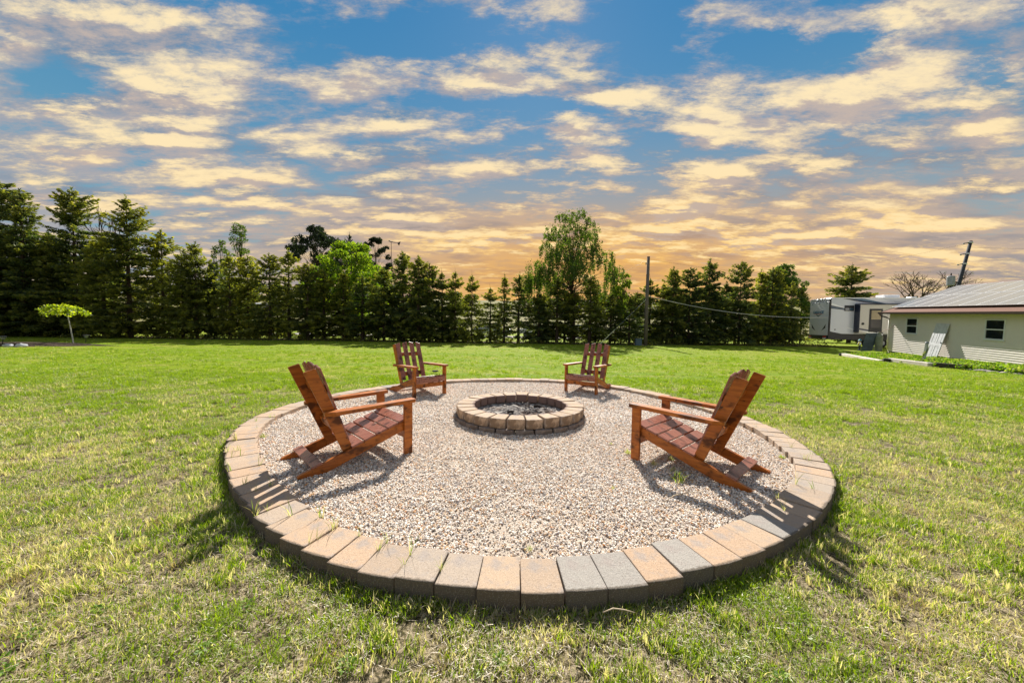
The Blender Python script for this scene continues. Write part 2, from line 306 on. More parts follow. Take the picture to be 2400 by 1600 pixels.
def m_stone(name, cols, rs=1., outer_dark=False, soot=False):
    m, nt, b = mat(name, .9, .2); oi = nnew(nt, 'ShaderNodeObjectInfo')
    base = ramp(nt, oi.outputs['Random'], [(i/max(1, len(cols)-1), c) for i, c in enumerate(cols)])
    big = tex_noise(nt, 9., 4, .6, 'Object'); fine = tex_noise(nt, 150., 3, .75, 'Object'); blot = tex_noise(nt, 30., 5, .7, 'Object')
    c = mixc(nt, mrange(nt, big, .42, .62, 0., .75), base, (.31, .265, .235)); pale = tex_noise(nt, 5., 4, .6, 'Object'); c = mixc(nt, mrange(nt, pale, .56, .70, 0., .5), c, (.50, .46, .44))
    c = mixc(nt, mrange(nt, fine, .54, .66, 0., .6), c, (.13, .10, .08)); c = mixc(nt, mrange(nt, fine, .44, .30, 0., .45), c, (.66, .60, .52))
    c = mixc(nt, mrange(nt, blot, .60, .75, 0., .35), c, (.16, .13, .10))
    if soot:       # browned split faces and soot towards the fire
        tc = nnew(nt, 'ShaderNodeTexCoord'); sx = nnew(nt, 'ShaderNodeSeparateXYZ'); nt.links.new(tc.outputs['Object'], sx.inputs[0]); e = mth(nt, 'ADD', sx.outputs[0], mth(nt, 'MULTIPLY', mth(nt, 'SUBTRACT', blot, .5), .05))
        c = mixc(nt, mrange(nt, e, -.118, -.142, 0., .8), c, (.17, .10, .09)); c = mixc(nt, mth(nt, 'MULTIPLY', mrange(nt, e, .090, .104, 0., .75), mrange(nt, big, .40, .55)), c, (.19, .12, .065))
    if outer_dark:      # darker outer face towards the lawn, blotched with lichen (local +x)
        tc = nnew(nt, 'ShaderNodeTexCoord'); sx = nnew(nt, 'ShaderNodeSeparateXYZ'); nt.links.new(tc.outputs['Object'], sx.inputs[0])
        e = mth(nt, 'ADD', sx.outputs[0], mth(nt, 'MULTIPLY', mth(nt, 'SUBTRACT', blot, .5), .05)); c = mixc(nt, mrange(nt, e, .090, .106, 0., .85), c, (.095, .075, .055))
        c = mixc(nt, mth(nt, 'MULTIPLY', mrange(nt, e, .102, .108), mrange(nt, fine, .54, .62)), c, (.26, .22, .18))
    nt.links.new(c, b.inputs['Base Color']); bump(nt, b, mth(nt, 'ADD', mth(nt, 'MULTIPLY', fine, .6), blot), .55*rs, .006); return m
def m_wood(name, c1, c2, c3, rough=.42, sx=(2.5, 26, 26), spec=.35):
    m, nt, b = mat(name, rough, spec); n = tex_noise(nt, 1.4, 6, .65, 'Object', sx, .4); k = tex_noise(nt, 7., 3, .5, 'Object', (1, 1.4, 1.4)); sp = tex_noise(nt, 30., 2, .5, 'Object')
    c = ramp(nt, n, [(.28, c1), (.48, c2), (.72, c3)])
    c = mixc(nt, mrange(nt, k, .52, .68, 0., .85), c, tuple(v*.28 for v in c1))
    c = mixc(nt, mrange(nt, sp, .70, .76, 0., .8), c, (.02, .01, .006))
    nt.links.new(c, b.inputs['Base Color']); bump(nt, b, n, .12, .004)
    nt.links.new(mrange(nt, k, .3, .8, rough-.08, rough+.18), b.inputs['Roughness']); return m
M = {}
M['lawn'] = m_lawn(); M['blade'] = blade_mat()
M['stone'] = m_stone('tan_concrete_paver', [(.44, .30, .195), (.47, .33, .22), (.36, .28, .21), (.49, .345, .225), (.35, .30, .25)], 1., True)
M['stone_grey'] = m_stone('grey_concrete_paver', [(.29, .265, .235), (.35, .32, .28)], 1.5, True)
M['block'] = m_stone('fire_pit_block', [(.46, .33, .22), (.50, .37, .26), (.40, .29, .20)], 1.3, False, True)
M['block_low'] = m_stone('lower_fire_pit_block', [(.16, .12, .10), (.22, .17, .13), (.13, .11, .10)], 1.6)  # lower course gets a darker block colour
M['wood'] = m_wood('stained_wood_orange', (.19, .048, .007), (.38, .105, .012), (.52, .17, .020))
M['wood_glare'] = m_wood('stained_wood_glare', (.20, .070, .045), (.29, .115, .078), (.36, .155, .11), .28)  # sky glare on seats and shade on back slats mixed into the stain
M['bark'] = plain('spruce_bark', (.075, .055, .042), .95, .1, .4, 14., bmp=.5)
M['birch_bark'] = plain('pale_birch_bark', (.50, .47, .42), .9, .1, .35, 9.)
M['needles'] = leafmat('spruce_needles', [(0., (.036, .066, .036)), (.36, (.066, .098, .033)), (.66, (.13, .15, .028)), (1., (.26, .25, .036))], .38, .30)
M['needles_light'] = leafmat('olive_spruce_needles', [(0., (.055, .080, .024)), (.45, (.13, .15, .026)), (.8, (.22, .23, .030)), (1., (.32, .30, .04))], .45, .25)
M['needles_dark'] = leafmat('dark_pine_needles', [(0., (.008, .016, .010)), (.6, (.018, .034, .016)), (1., (.040, .052, .020))], .25, .2)
M['maple'] = leafmat('bright_maple_leaves', [(0., (.055, .115, .008)), (.5, (.125, .20, .010)), (1., (.24, .30, .018))], .55, .05)
M['birchleaf'] = leafmat('weeping_birch_leaves', [(0., (.035, .070, .012)), (.5, (.065, .115, .015)), (1., (.12, .17, .02))], .45, .1)
M['yleaf'] = leafmat('yellow_green_leaves', [(0., (.12, .19, .010)), (.5, (.25, .32, .012)), (1., (.40, .44, .03))], .5, .05)
M['redleaf'] = leafmat('dark_red_leaves', [(0., (.05, .016, .010)), (1., (.16, .055, .02))], .4, .1)
M['woods'] = leafmat('far_woods_leaves', [(0., (.045, .045, .022)), (.5, (.085, .085, .030)), (1., (.15, .14, .045))], .4, .2)
M['bed'] = leafmat('bed_weeds', [(0., (.06, .13, .010)), (.5, (.14, .25, .012)), (.8, (.24, .34, .02)), (1., (.34, .30, .16))], .45, .2)
M['white'] = plain('white_vinyl', (.74, .75, .77), .45, .4, .04)
M['dark'] = plain('matt_black_plastic', (.022, .022, .025), .5, .4)
M['steel'] = plain('grey_metal', (.26, .28, .30), .5, .5, .15)
# ------------------------------------------------------------------ setting: ground
def build_ground():
    xs = np.unique(np.concatenate([np.linspace(-14, 14, 141), np.linspace(-60, 60, 121), np.linspace(-900, 900, 61)]))
    ys = np.unique(np.concatenate([np.linspace(-4, 14, 91), np.linspace(14, 60, 60), np.linspace(60, 200, 50), np.linspace(-200, -4, 12), np.linspace(200, 1600, 15)]))
    X, Y = np.meshgrid(xs, ys); Z = ground_z(X, Y)
    r = np.hypot(X-CX, Y-CY); Z = np.where(r < 3.2, -.10, Z)
    nx = len(xs); i = np.arange(len(ys)-1)[:, None]*nx + np.arange(nx-1)[None]; f = np.stack([i, i+1, i+nx+1, i+nx], -1).reshape(-1, 4)
    me = mesh_arrays('lawn', np.stack([X, Y, Z], -1).reshape(-1, 3), f, smooth=True)
    tag(link('lawn', me, M['lawn']), 'wide mown backyard lawn of green and straw coloured grass', kind='structure')
    # gravel bed under the pebbles
    m, nt, b = mat('gravel_fines', .95, .15); n = tex_noise(nt, 90., 5, .7, 'Position'); n2 = tex_noise(nt, 2.2, 3, .5, 'Position')
    c = ramp(nt, n, [(.30, (.36, .29, .23)), (.5, (.62, .52, .42)), (.68, (.76, .66, .55))]); c = mixc(nt, mrange(nt, n2, .5, .7, 0, .5), c, (.58, .47, .36))
    nt.links.new(c, b.inputs['Base Color']); bump(nt, b, n, 1., .02)
    vs_, fs = [(CX, CY, 0)], []; nr, na = 24, 96
    for j in range(1, nr+1):
        for k in range(na):
            a = 2*math.pi*k/na; rr = (ring_r(math.degrees(a))-DEP*.5)*j/nr; vs_.append((CX+rr*math.cos(a), CY+rr*math.sin(a), 0))
    vs_ = np.array(vs_); vs_[:, 2] = .012*(vnoise(vs_[:, 0], vs_[:, 1], .5, 9)-.5) - .002
    tri = [(0, 1+k, 1+(k+1) % na, 0) for k in range(na)]
    me = bpy.data.meshes.new('gravel_bed'); me.from_pydata([tuple(p) for p in vs_], [], [t[:3] for t in tri] + [(1+j*na+k, 1+(j+1)*na+k, 1+(j+1)*na+(k+1) % na, 1+j*na+(k+1) % na) for j in range(nr-1) for k in range(na)]); me.update()
    tag(link('gravel_bed', me, m), 'round bed of fine gravel inside the stone border', kind='structure')
build_ground()

# ------------------------------------------------------------------ setting: scatter by geometry nodes (grass, pebbles, weeds)
def scatter(name, P, rot, scl, idx, protos, label, rnd=None):
    c = bpy.data.collections.new(name+'_sources')
    for k, (me, m) in enumerate(protos):
        o = bpy.data.objects.new('%s_source_%02d' % (name, k), me)
        if len(me.materials) == 0: me.materials.append(m)
        c.objects.link(o)
    me = bpy.data.meshes.new(name); me.vertices.add(len(P)); me.vertices.foreach_set('co', np.asarray(P, np.float32).ravel())
    for an, ty, arr, key in (('rot', 'FLOAT_VECTOR', rot, 'vector'), ('scl', 'FLOAT', scl, 'value'), ('idx', 'INT', idx, 'value')):
        a = me.attributes.new(an, ty, 'POINT'); a.data.foreach_set(key, np.asarray(arr, np.int32 if ty == 'INT' else np.float32).ravel())
    o = bpy.data.objects.new(name, me); col.objects.link(o)
    g = bpy.data.node_groups.new(name+'_nodes', 'GeometryNodeTree'); g.interface.new_socket('Geometry', in_out='INPUT', socket_type='NodeSocketGeometry'); g.interface.new_socket('Geometry', in_out='OUTPUT', socket_type='NodeSocketGeometry')
    gi = g.nodes.new('NodeGroupInput'); go = g.nodes.new('NodeGroupOutput'); ci = g.nodes.new('GeometryNodeCollectionInfo'); ip = g.nodes.new('GeometryNodeInstanceOnPoints')
    ci.inputs['Collection'].default_value = c; ci.inputs['Separate Children'].default_value = True; ci.inputs['Reset Children'].default_value = True
    def na(n, t):
        q = g.nodes.new('GeometryNodeInputNamedAttribute'); q.data_type = t; q.inputs['Name'].default_value = n; return q.outputs['Attribute']
    g.links.new(gi.outputs[0], ip.inputs['Points']); g.links.new(ci.outputs[0], ip.inputs['Instance']); ip.inputs['Pick Instance'].default_value = True
    e2r = g.nodes.new('FunctionNodeEulerToRotation'); g.links.new(na('rot', 'FLOAT_VECTOR'), e2r.inputs[0])
    g.links.new(na('idx', 'INT'), ip.inputs['Instance Index']); g.links.new(e2r.outputs[0], ip.inputs['Rotation']); g.links.new(na('scl', 'FLOAT'), ip.inputs['Scale'])
    g.links.new(ip.outputs[0], go.inputs[0]); md = o.modifiers.new('scatter', 'NODES'); md.node_group = g
    tag(o, label, kind='stuff'); return o
def clump(name, n, rad, h0, h1, wid, flat=.3, seed=0, lean=.5):
    """a tuft of bent blades, two quads and a tip each; some lie flat"""
    r = np.random.default_rng(seed); a = r.uniform(0, 6.283, n); q = rad*np.sqrt(r.uniform(0, 1, n)); bx, by = q*np.cos(a), q*np.sin(a)
    az = r.uniform(0, 6.283, n); H = r.uniform(h0, h1, n); ln = r.uniform(.05, lean, n); fl = r.uniform(0, 1, n) < flat; ln[fl] = r.uniform(1.2, 2.2, fl.sum()); H[fl] *= .55
    w = wid*r.uniform(.6, 1.3, n); d = np.stack([np.cos(az), np.sin(az)], 1); s = np.stack([-np.sin(az), np.cos(az)], 1)
    tw = r.uniform(-1.2, 1.2, n); s = s*np.cos(tw)[:, None] + d*np.sin(tw)[:, None]
    V = []
    for t, ww in ((0, 1.), (.45, .85), (.8, .5)):
        c = np.stack([bx, by], 1) + d*(ln*H*t**1.6)[:, None]; z = H*t*np.where(fl, .35, 1.) + np.where(fl, .008, 0.)
        for sg in (-1, 1): V.append(np.concatenate([c + s*(sg*w*ww/2)[:, None], z[:, None]], 1))
    c = np.stack([bx, by], 1) + d*(ln*H)[:, None]; V.append(np.concatenate([c, (H*.98*np.where(fl, .3, 1.)+np.where(fl, .008, 0.))[:, None]], 1))
    V = np.stack(V, 1); k = np.arange(n)[:, None]*7
    tri = np.concatenate([k+np.array(t)[None] for t in ((0, 1, 3), (0, 3, 2), (2, 3, 5), (2, 5, 4), (4, 5, 6))])
    rn = np.repeat(np.where(fl, r.uniform(.0, .35, n), r.uniform(0, 1, n)), 7); return mesh_arrays(name, V.reshape(-1, 3), tri, rn)
def build_grass():
    # clumps tagged 'rnd' low read as dry, high as green
    protos = [(clump('grass_source', 84, .085, .012, .040, .0036, .52, k, .9), M['blade']) for k in range(5)] + [(clump('green_tuft_source', 50, .050, .022, .058, .0046, .15, 20+k, 1.0), M['blade']) for k in range(3)]
    P, S, I = [], [], []
    def zone(y0, y1, dens, s0, s1, xm=1.5, add=1.2):
        A = (xm*(y1*y1-y0*y0) + 2*add*(y1-y0)); n = int(A*dens); y = np.sqrt(rng.uniform(y0*y0, y1*y1, n)); x = rng.uniform(-1, 1, n)*(xm*y+add)
        r = np.hypot(x-CX, y-CY); R_ = ring_r(np.degrees(np.arctan2(y-CY, x-CX))); k = r > R_+.035
        k &= ~((y > 9) & (x > np.interp(y, [9., 12.6, 14.2, 16.4, 20.9, 24], [17.4, 16.5, 16.25, 16.7, 18.8, 20.]))); k &= vnoise(x, y, .35, 51) > .05; x, y = x[k], y[k]
        P.append(np.stack([x, y, ground_z(x, y)], 1)); S.append(rng.uniform(s0, s1, len(x)))
        gn = vnoise(x, y, .55, 11)*.6+vnoise(x, y, .16, 12)*.4; I.append(np.where((gn > .52) & (rng.uniform(0, 1, len(x)) < .6), rng.integers(5, 8, len(x)), rng.integers(0, 5, len(x))))
    zone(.75, 3., 260, .75, 1.25); zone(3., 6., 165, .85, 1.35); zone(6., 10., 80, 1.1, 1.5); zone(10., 17., 22, 1.1, 1.6); zone(17., 27., 6, 1.0, 1.4)
    # unmown rim against the border stones
    n = 900; a = rng.uniform(-180, 180, n); r = ring_r(a)+rng.uniform(.01, .07, n); x = CX+r*np.cos(np.radians(a)); y = CY+r*np.sin(np.radians(a)); k = rng.uniform(0, 1, n) < .75
    P.append(np.stack([x, y, ground_z(x, y)], 1)[k]); S.append(rng.uniform(.7, 1.35, n)[k]); I.append(rng.integers(4, 8, n)[k])
    P = np.concatenate(P); S = np.concatenate(S); I = np.concatenate(I); n = len(P)
    rot = np.stack([rng.uniform(-.15, .15, n), rng.uniform(-.15, .15, n), rng.uniform(0, 6.283, n)], 1)
    scatter('grass', P, rot, S, I, protos, 'short lawn grass, lime green tufts among dry straw')
build_grass()
def ico(seed, sub=1, jit=.22, flat=.7):
    import bmesh
    bm = bmesh.new(); bmesh.ops.create_icosphere(bm, subdivisions=sub, radius=1.); r = random.Random(seed)
    for v in bm.verts: v.co *= 1+r.uniform(-jit, jit); v.co.z *= flat
    me = bpy.data.meshes.new('stone_lump'); bm.to_mesh(me); bm.free(); return me
def build_pebbles():
    m, nt, b = mat('quartz_pebble', .6, .35); oi = nnew(nt, 'ShaderNodeObjectInfo').outputs['Random']
    c = ramp(nt, oi, [(0., (.86, .77, .66)), (.22, (.62, .50, .40)), (.34, (.92, .87, .80)), (.52, (.70, .44, .22)), (.62, (.24, .22, .23)), (.71, (.82, .69, .57)), (.82, (.42, .35, .31)), (.88, (.62, .28, .10)), (.91, (.80, .70, .60)), (.975, (.16, .13, .12))], True)
    nt.links.new(mixc(nt, mrange(nt, tex_noise(nt, 1.5, 3), .4, .7, 0, .2), c, (.62, .50, .39)), b.inputs['Base Color'])
    protos = [(ico(k, 1, .18, .62+.08*k), m) for k in range(4)]
    n = 330000; r = 3.45*np.sqrt(rng.uniform(0, 1, n)); a = rng.uniform(-180, 180, n); x = CX+r*np.cos(np.radians(a)); y = CY+r*np.sin(np.radians(a))
    k = (r < ring_r(a)-DEP-.01) & (np.hypot(x-.13, y-5.5) > .86)
    dens = .75+.8*(vnoise(x, y, .6, 31)-.42)+.5*(vnoise(x, y, .18, 33)-.5); k &= rng.uniform(0, 1, n) < np.clip(dens, .22, 1.)*np.where(y > 6, .55, 1.); x, y = x[k], y[k]; n = len(x)
    s = .0038+.0046*rng.beta(1.1, 3.4, n)*1.9; s = np.where(y > 5, s*1.2, s); z = .004+.012*(vnoise(x, y, .5, 9)-.5)+rng.uniform(-.002, .007, n)
    scatter('gravel', np.stack([x, y, z], 1), rng.uniform(-.6, .6, (n, 3))+np.stack([np.zeros(n), np.zeros(n), rng.uniform(0, 6.28, n)], 1), s, rng.integers(0, 4, n), protos, 'cream, orange and grey pea gravel filling the circle')
build_pebbles()

# ------------------------------------------------------------------ stone border and fire pit
def wedge(cx, cy, r0, r1, a0, a1, z0, z1, tilt=0., sag=0.):
    """block between two radii and two angles, outer face slightly bowed"""
    am = (a0+a1)/2; P = []
    for z in (z0, z1):
        for (r, a) in ((r0, a0), (r0, a1), (r1, a1), (r1+sag, am), (r1, a0)):
            P.append((cx+r*math.cos(a), cy+r*math.sin(a), z+(tilt*(r-r0) if z == z1 else 0)))
    return P
def block(name, parent, m, cx, cy, r0, r1, a0, a1, z0, z1, bev, tilt=0., sag=.004):
    P = wedge(cx, cy, r0, r1, a0, a1, z0, z1, tilt, sag); c = Vector((sum(p[0] for p in P)/10, sum(p[1] for p in P)/10, z0))
    am = (a0+a1)/2; ca, sa = math.cos(-am), math.sin(-am)
    L = [((p[0]-c.x)*ca-(p[1]-c.y)*sa, (p[0]-c.x)*sa+(p[1]-c.y)*ca, p[2]-z0) for p in P]
    b = MB(); b.add(L, [(4, 3, 2, 1, 0), (5, 6, 7, 8, 9)] + [(i, (i+1) % 5, 5+(i+1) % 5, 5+i) for i in range(5)])
    o = b.build(name, m, parent, bev, seg=2); o.location = (c.x, c.y, z0); o.rotation_euler = (0, 0, am); return o
def build_border():
    root = empty('stone_border', (0, 0, 0)); tag(root, 'low circular border of tan and grey pavers around the gravel', 'border')
    nS = 104; a = -math.pi; rr = random.Random(4)
    for i in range(nS):
        a0 = -math.pi+2*math.pi*i/nS; a1 = -math.pi+2*math.pi*(i+1)/nS; d = math.degrees((a0+a1)/2); g = rr.uniform(.0003, .0012)
        ro = float(ring_r(d))+rr.uniform(-.008, .008); z1 = .06+rr.uniform(-.006, .006)
        if 6 < d < 34: ro += .0
        grey = any(abs(d-q) < 1.9 for q in (-84.5, -80.5, -73.5)) or rr.random() < .05
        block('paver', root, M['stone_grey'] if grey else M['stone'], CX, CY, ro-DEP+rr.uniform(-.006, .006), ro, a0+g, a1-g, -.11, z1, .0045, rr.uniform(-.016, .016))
build_border()
PX, PY = .13, 5.5
def build_pit():
    root = empty('fire_pit', (0, 0, 0)); tag(root, 'round fire pit of tan concrete blocks in two courses', 'fire pit')
    rr = random.Random(12); n = 24
    for i in range(n):
        a0 = 2*math.pi*i/n+.06; a1 = 2*math.pi*(i+1)/n+.06; w = rr.uniform(-.008, .012)
        block('block', root, M['block'], PX, PY, .69+w, .945+w, a0+.010+rr.uniform(0, .01), a1-.010-rr.uniform(0, .012), .067, .192+rr.uniform(-.004, .004), .011, rr.uniform(-.02, .02), .010)
    for i in range(n):
        a0 = 2*math.pi*(i+.45)/n+.06; a1 = 2*math.pi*(i+1.45)/n+.06; w = rr.uniform(-.008, .008)
        block('block', root, M['block_low'], PX, PY, .70+w, .975+w, a0+.013, a1-.013, -.06, .065, .014, 0, .01)
    # ash floor with a heap, and charred wood
    m, nt, b = mat('ash_and_charcoal', .95, .1); q = tex_noise(nt, 14., 6, .7, 'Object'); q2 = tex_noise(nt, 3., 4, .6, 'Object')
    c = ramp(nt, q, [(.36, (.03, .028, .03)), (.47, (.16, .14, .13)), (.60, (.46, .42, .37))]); c = mixc(nt, mrange(nt, q2, .52, .66, 0, .8), c, (.10, .055, .035)); nt.links.new(c, b.inputs['Base Color']); bump(nt, b, q, 1., .02)
    nr, na = 26, 64; V = [(0, 0, 0)]
    for j in range(1, nr+1):
        for k in range(na):
            t = 2*math.pi*k/na; V.append((.71*j/nr*math.cos(t), .71*j/nr*math.sin(t), 0))
    V = np.array(V); x, y = V[:, 0], V[:, 1]
    hp = .085*np.exp(-((x-.18)**2+(y-.02)**2)/.035)+.055*np.exp(-((x+.12)**2+(y+.05)**2)/.05)+.05*np.exp(-((x-.42)**2+(y+.02)**2)/.018)
    V[:, 2] = .022+hp*.9+.035*(vnoise(x, y, .06, 5)-.5)+.03*(vnoise(x, y, .025, 6)-.5)
    me = bpy.data.meshes.new('ash'); me.from_pydata([tuple(p) for p in V], [], [(0, 1+k, 1+(k+1) % na) for k in range(na)] + [(1+j*na+k, 1+(j+1)*na+k, 1+(j+1)*na+(k+1) % na, 1+j*na+(k+1) % na) for j in range(nr-1) for k in range(na)]); me.update()
    o = link('ash', me, m); o.location = (PX, PY, .03); tag(o, 'grey ash and half burnt clods on the fire pit floor', kind='stuff')
    char = plain('charred_wood', (.05, .04, .035), .9, .1, .5, 20., bmp=.8)
    for k, (x, y, z, L, az, r, lb) in enumerate(((.30, .06, .135, .17, .3, .026, 'short charred log end on top of the ash heap'), (-.10, -.12, .095, .24, .9, .018, 'thin charred stick lying across the ash'), (.12, .10, .15, .10, 2.0, .034, 'ash grey lump of wood at the highest point of the heap'))):
        b = MB(); b.tube([(-L/2, 0, 0), (-L/5, .01, .006), (L/4, -.006, 0), (L/2, 0, -.004)], [r*.8, r, r*.9, r*.7], 7)
        o = b.build('burnt_wood', char if k < 2 else m, None, smooth=True); o.location = (PX+x, PY+y, z); o.rotation_euler = (.1, .15, az); tag(o, lb, 'firewood')
build_pit()

# ------------------------------------------------------------------ Adirondack chairs
def board(b, p0, p1, wdir, w, t_dir, t):
    """straight board from p0 to p1; centred on the line; wdir / t_dir unit vectors"""
    p0, p1, wd, td = map(Vector, (p0, p1, wdir, t_dir)); P = []
    for p in (p0, p1):
        for a, c in ((-1, -1), (1, -1), (1, 1), (-1, 1)): P.append(tuple(p+wd*(a*w/2)+td*(c*t/2)))
    b.hexa(P)
def make_chair():
    root = empty('adirondack_chair'); tag(root, 'x', 'chair', 'wooden chairs around the fire pit')
    wo, wr = M['wood'], M['wood_glare']
    def part(name, b, m=wo, bev=.003): return b.build(name, m, root, bev)
    for s in (-1, 1):
        part('leg', MB().box(-.090, 0, min(s*.313, s*.350), max(s*.313, s*.350), 0, .5495), wo)
        # armrest: rear outer corner cut off
        pts = [(.026, s*.278), (.026, s*.372), (.014, s*.385), (-.785, s*.385), (-.862, s*.335), (-.862, s*.278)]
        b = MB(); n = 6; slope = (.586-.566)/.85
        def zt(x): return .586+slope*(x)
        P = [(x, y, zt(x)-.036) for x, y in pts] + [(x, y, zt(x)) for x, y in pts]
        b.add(P, [tuple(range(n))[::-1], tuple(range(n, 2*n))]+[(i, (i+1) % n, n+(i+1) % n, n+i) for i in range(n)]); part('armrest', b, wo, .004)
        # stringer: a long sloping 2x4 cut flat where it lies on the gravel
        pr = [(-.012, .375), (-.012, .285), (-.10, .250), (-.865, .0), (-1.06, .0), (-1.085, .020), (-1.075, .035)]
        part('stringer', MB().poly(pr, 'y', min(s*.2755, s*.3125), max(s*.2755, s*.3125)), wo)
        # upright plank at the side of the back
        d = Vector((-.335, 0, .942)); n_ = Vector((-.942, 0, -.335))
        ft = Vector((-.919, 0, .973)); ht = .99; w = .105
        A = [ft, ft+n_*w, ft+n_*w-d*(ht-.02), ft-d*(ht-.08)]
        A = [A[0]-Vector((0, 0, .008)), A[1]-Vector((0, 0, .004)), Vector((-.655, 0, .085)), Vector((-.582, 0, .150))]
        part('side_plank', MB().poly([(p.x, p.z) for p in A], 'y', min(s*.2545, s*.2745), max(s*.2545, s*.2745)), wo)
    # four back slats on the front edges of the planks
    d = Vector((-.335, 0, .942)); nf = Vector((.942, 0, .335))
    ys = (-.2265, -.0755, .0755, .2265)
    for k, y in enumerate(ys):
        top = Vector((-.909, y, .980)); w = .096
        L = .80 if k in (1, 2) else .775
        b = MB(); tp = top + nf*.010; bt = tp - d*L; out = [(-1, 1.0), (1, 1.0)]
        # clipped outer corner gives the rounded back
        hl, hr_ = ((.0, .030) if y < 0 else (.030, .0)) if k in (1, 2) else ((-.012, .018) if y < 0 else (.018, -.012))
        hl, hr_ = (hl-.012, hr_-.012)
        P = []
        for off in (0, .0185):
            o_ = nf*off
            P += [bt+o_+Vector((0, -w/2, 0)), bt+o_+Vector((0, w/2, 0)), tp+o_+d*hr_+Vector((0, w/2, 0)), tp+o_+d*hl+Vector((0, -w/2, 0))]
        b.hexa([tuple(p) for p in P]); part('back_slat', b, wr)
    for L_, w in ((.235, .075), (.64, .085)):
        c = Vector((-.909, 0, .980))-d*L_-nf*.012; b = MB(); board(b, c+Vector((0, -.2535, 0)), c+Vector((0, .2535, 0)), d, w, nf, .036); part('back_rail', b, wo)
    # seat slats across the stringers
    sd = Vector((-.327, 0, -.105)).normalized(); sd = Vector((-(1.063), 0, -.340)).normalized(); sn = Vector((-sd.z*-1, 0, 0)); sn = Vector((sd.z, 0, -sd.x)).normalized()
    if sn.z < 0: sn = -sn
    p0 = Vector((-.012, 0, .375))
    for k in range(5):
        t = .012+k*.1265; b = MB(); c = p0+sd*(t+.0565)+sn*.0105
        half = .311 if k == 0 else .318
        board(b, c+Vector((0, -half, 0)), c+Vector((0, half, 0)), sd, .111, sn, .019); part('seat_slat', b, wr)
    part('front_apron', MB().box(-.0115, .008, -.3122, .3122, .268, .366), wr)
    part('front_rail', MB().box(-.072, -.034, -.3122, .3122, .172, .248), wo)
    c = p0+sd*.955+sn*.012; b = MB(); board(b, c+Vector((0, -.325, 0)), c+Vector((0, .325, 0)), sd, .092, sn, .020); part('rear_brace', b, wr)
    return root
chair0 = make_chair()
for k, (x, y, a, lb) in enumerate(((-1.287, 4.102, .7668, 'stained wooden lounge chair seen from behind, left front of the fire pit'),
        (1.512, 4.002, 2.312, 'stained wooden lounge chair seen from behind, right front of the fire pit'),
        (-1.534, 6.952, -.7893, 'reddish wooden chair facing us beyond the fire pit, the left one'),
        (1.401, 7.440, 4.1213, 'reddish wooden chair facing us beyond the fire pit, the right one'))):
    o = chair0 if k == 0 else copy_tree(chair0)
    o.location = (x, y, .0); o.rotation_euler = (0, 0, a); o['label'] = lb
    if k: o['group'] = chair0['group']
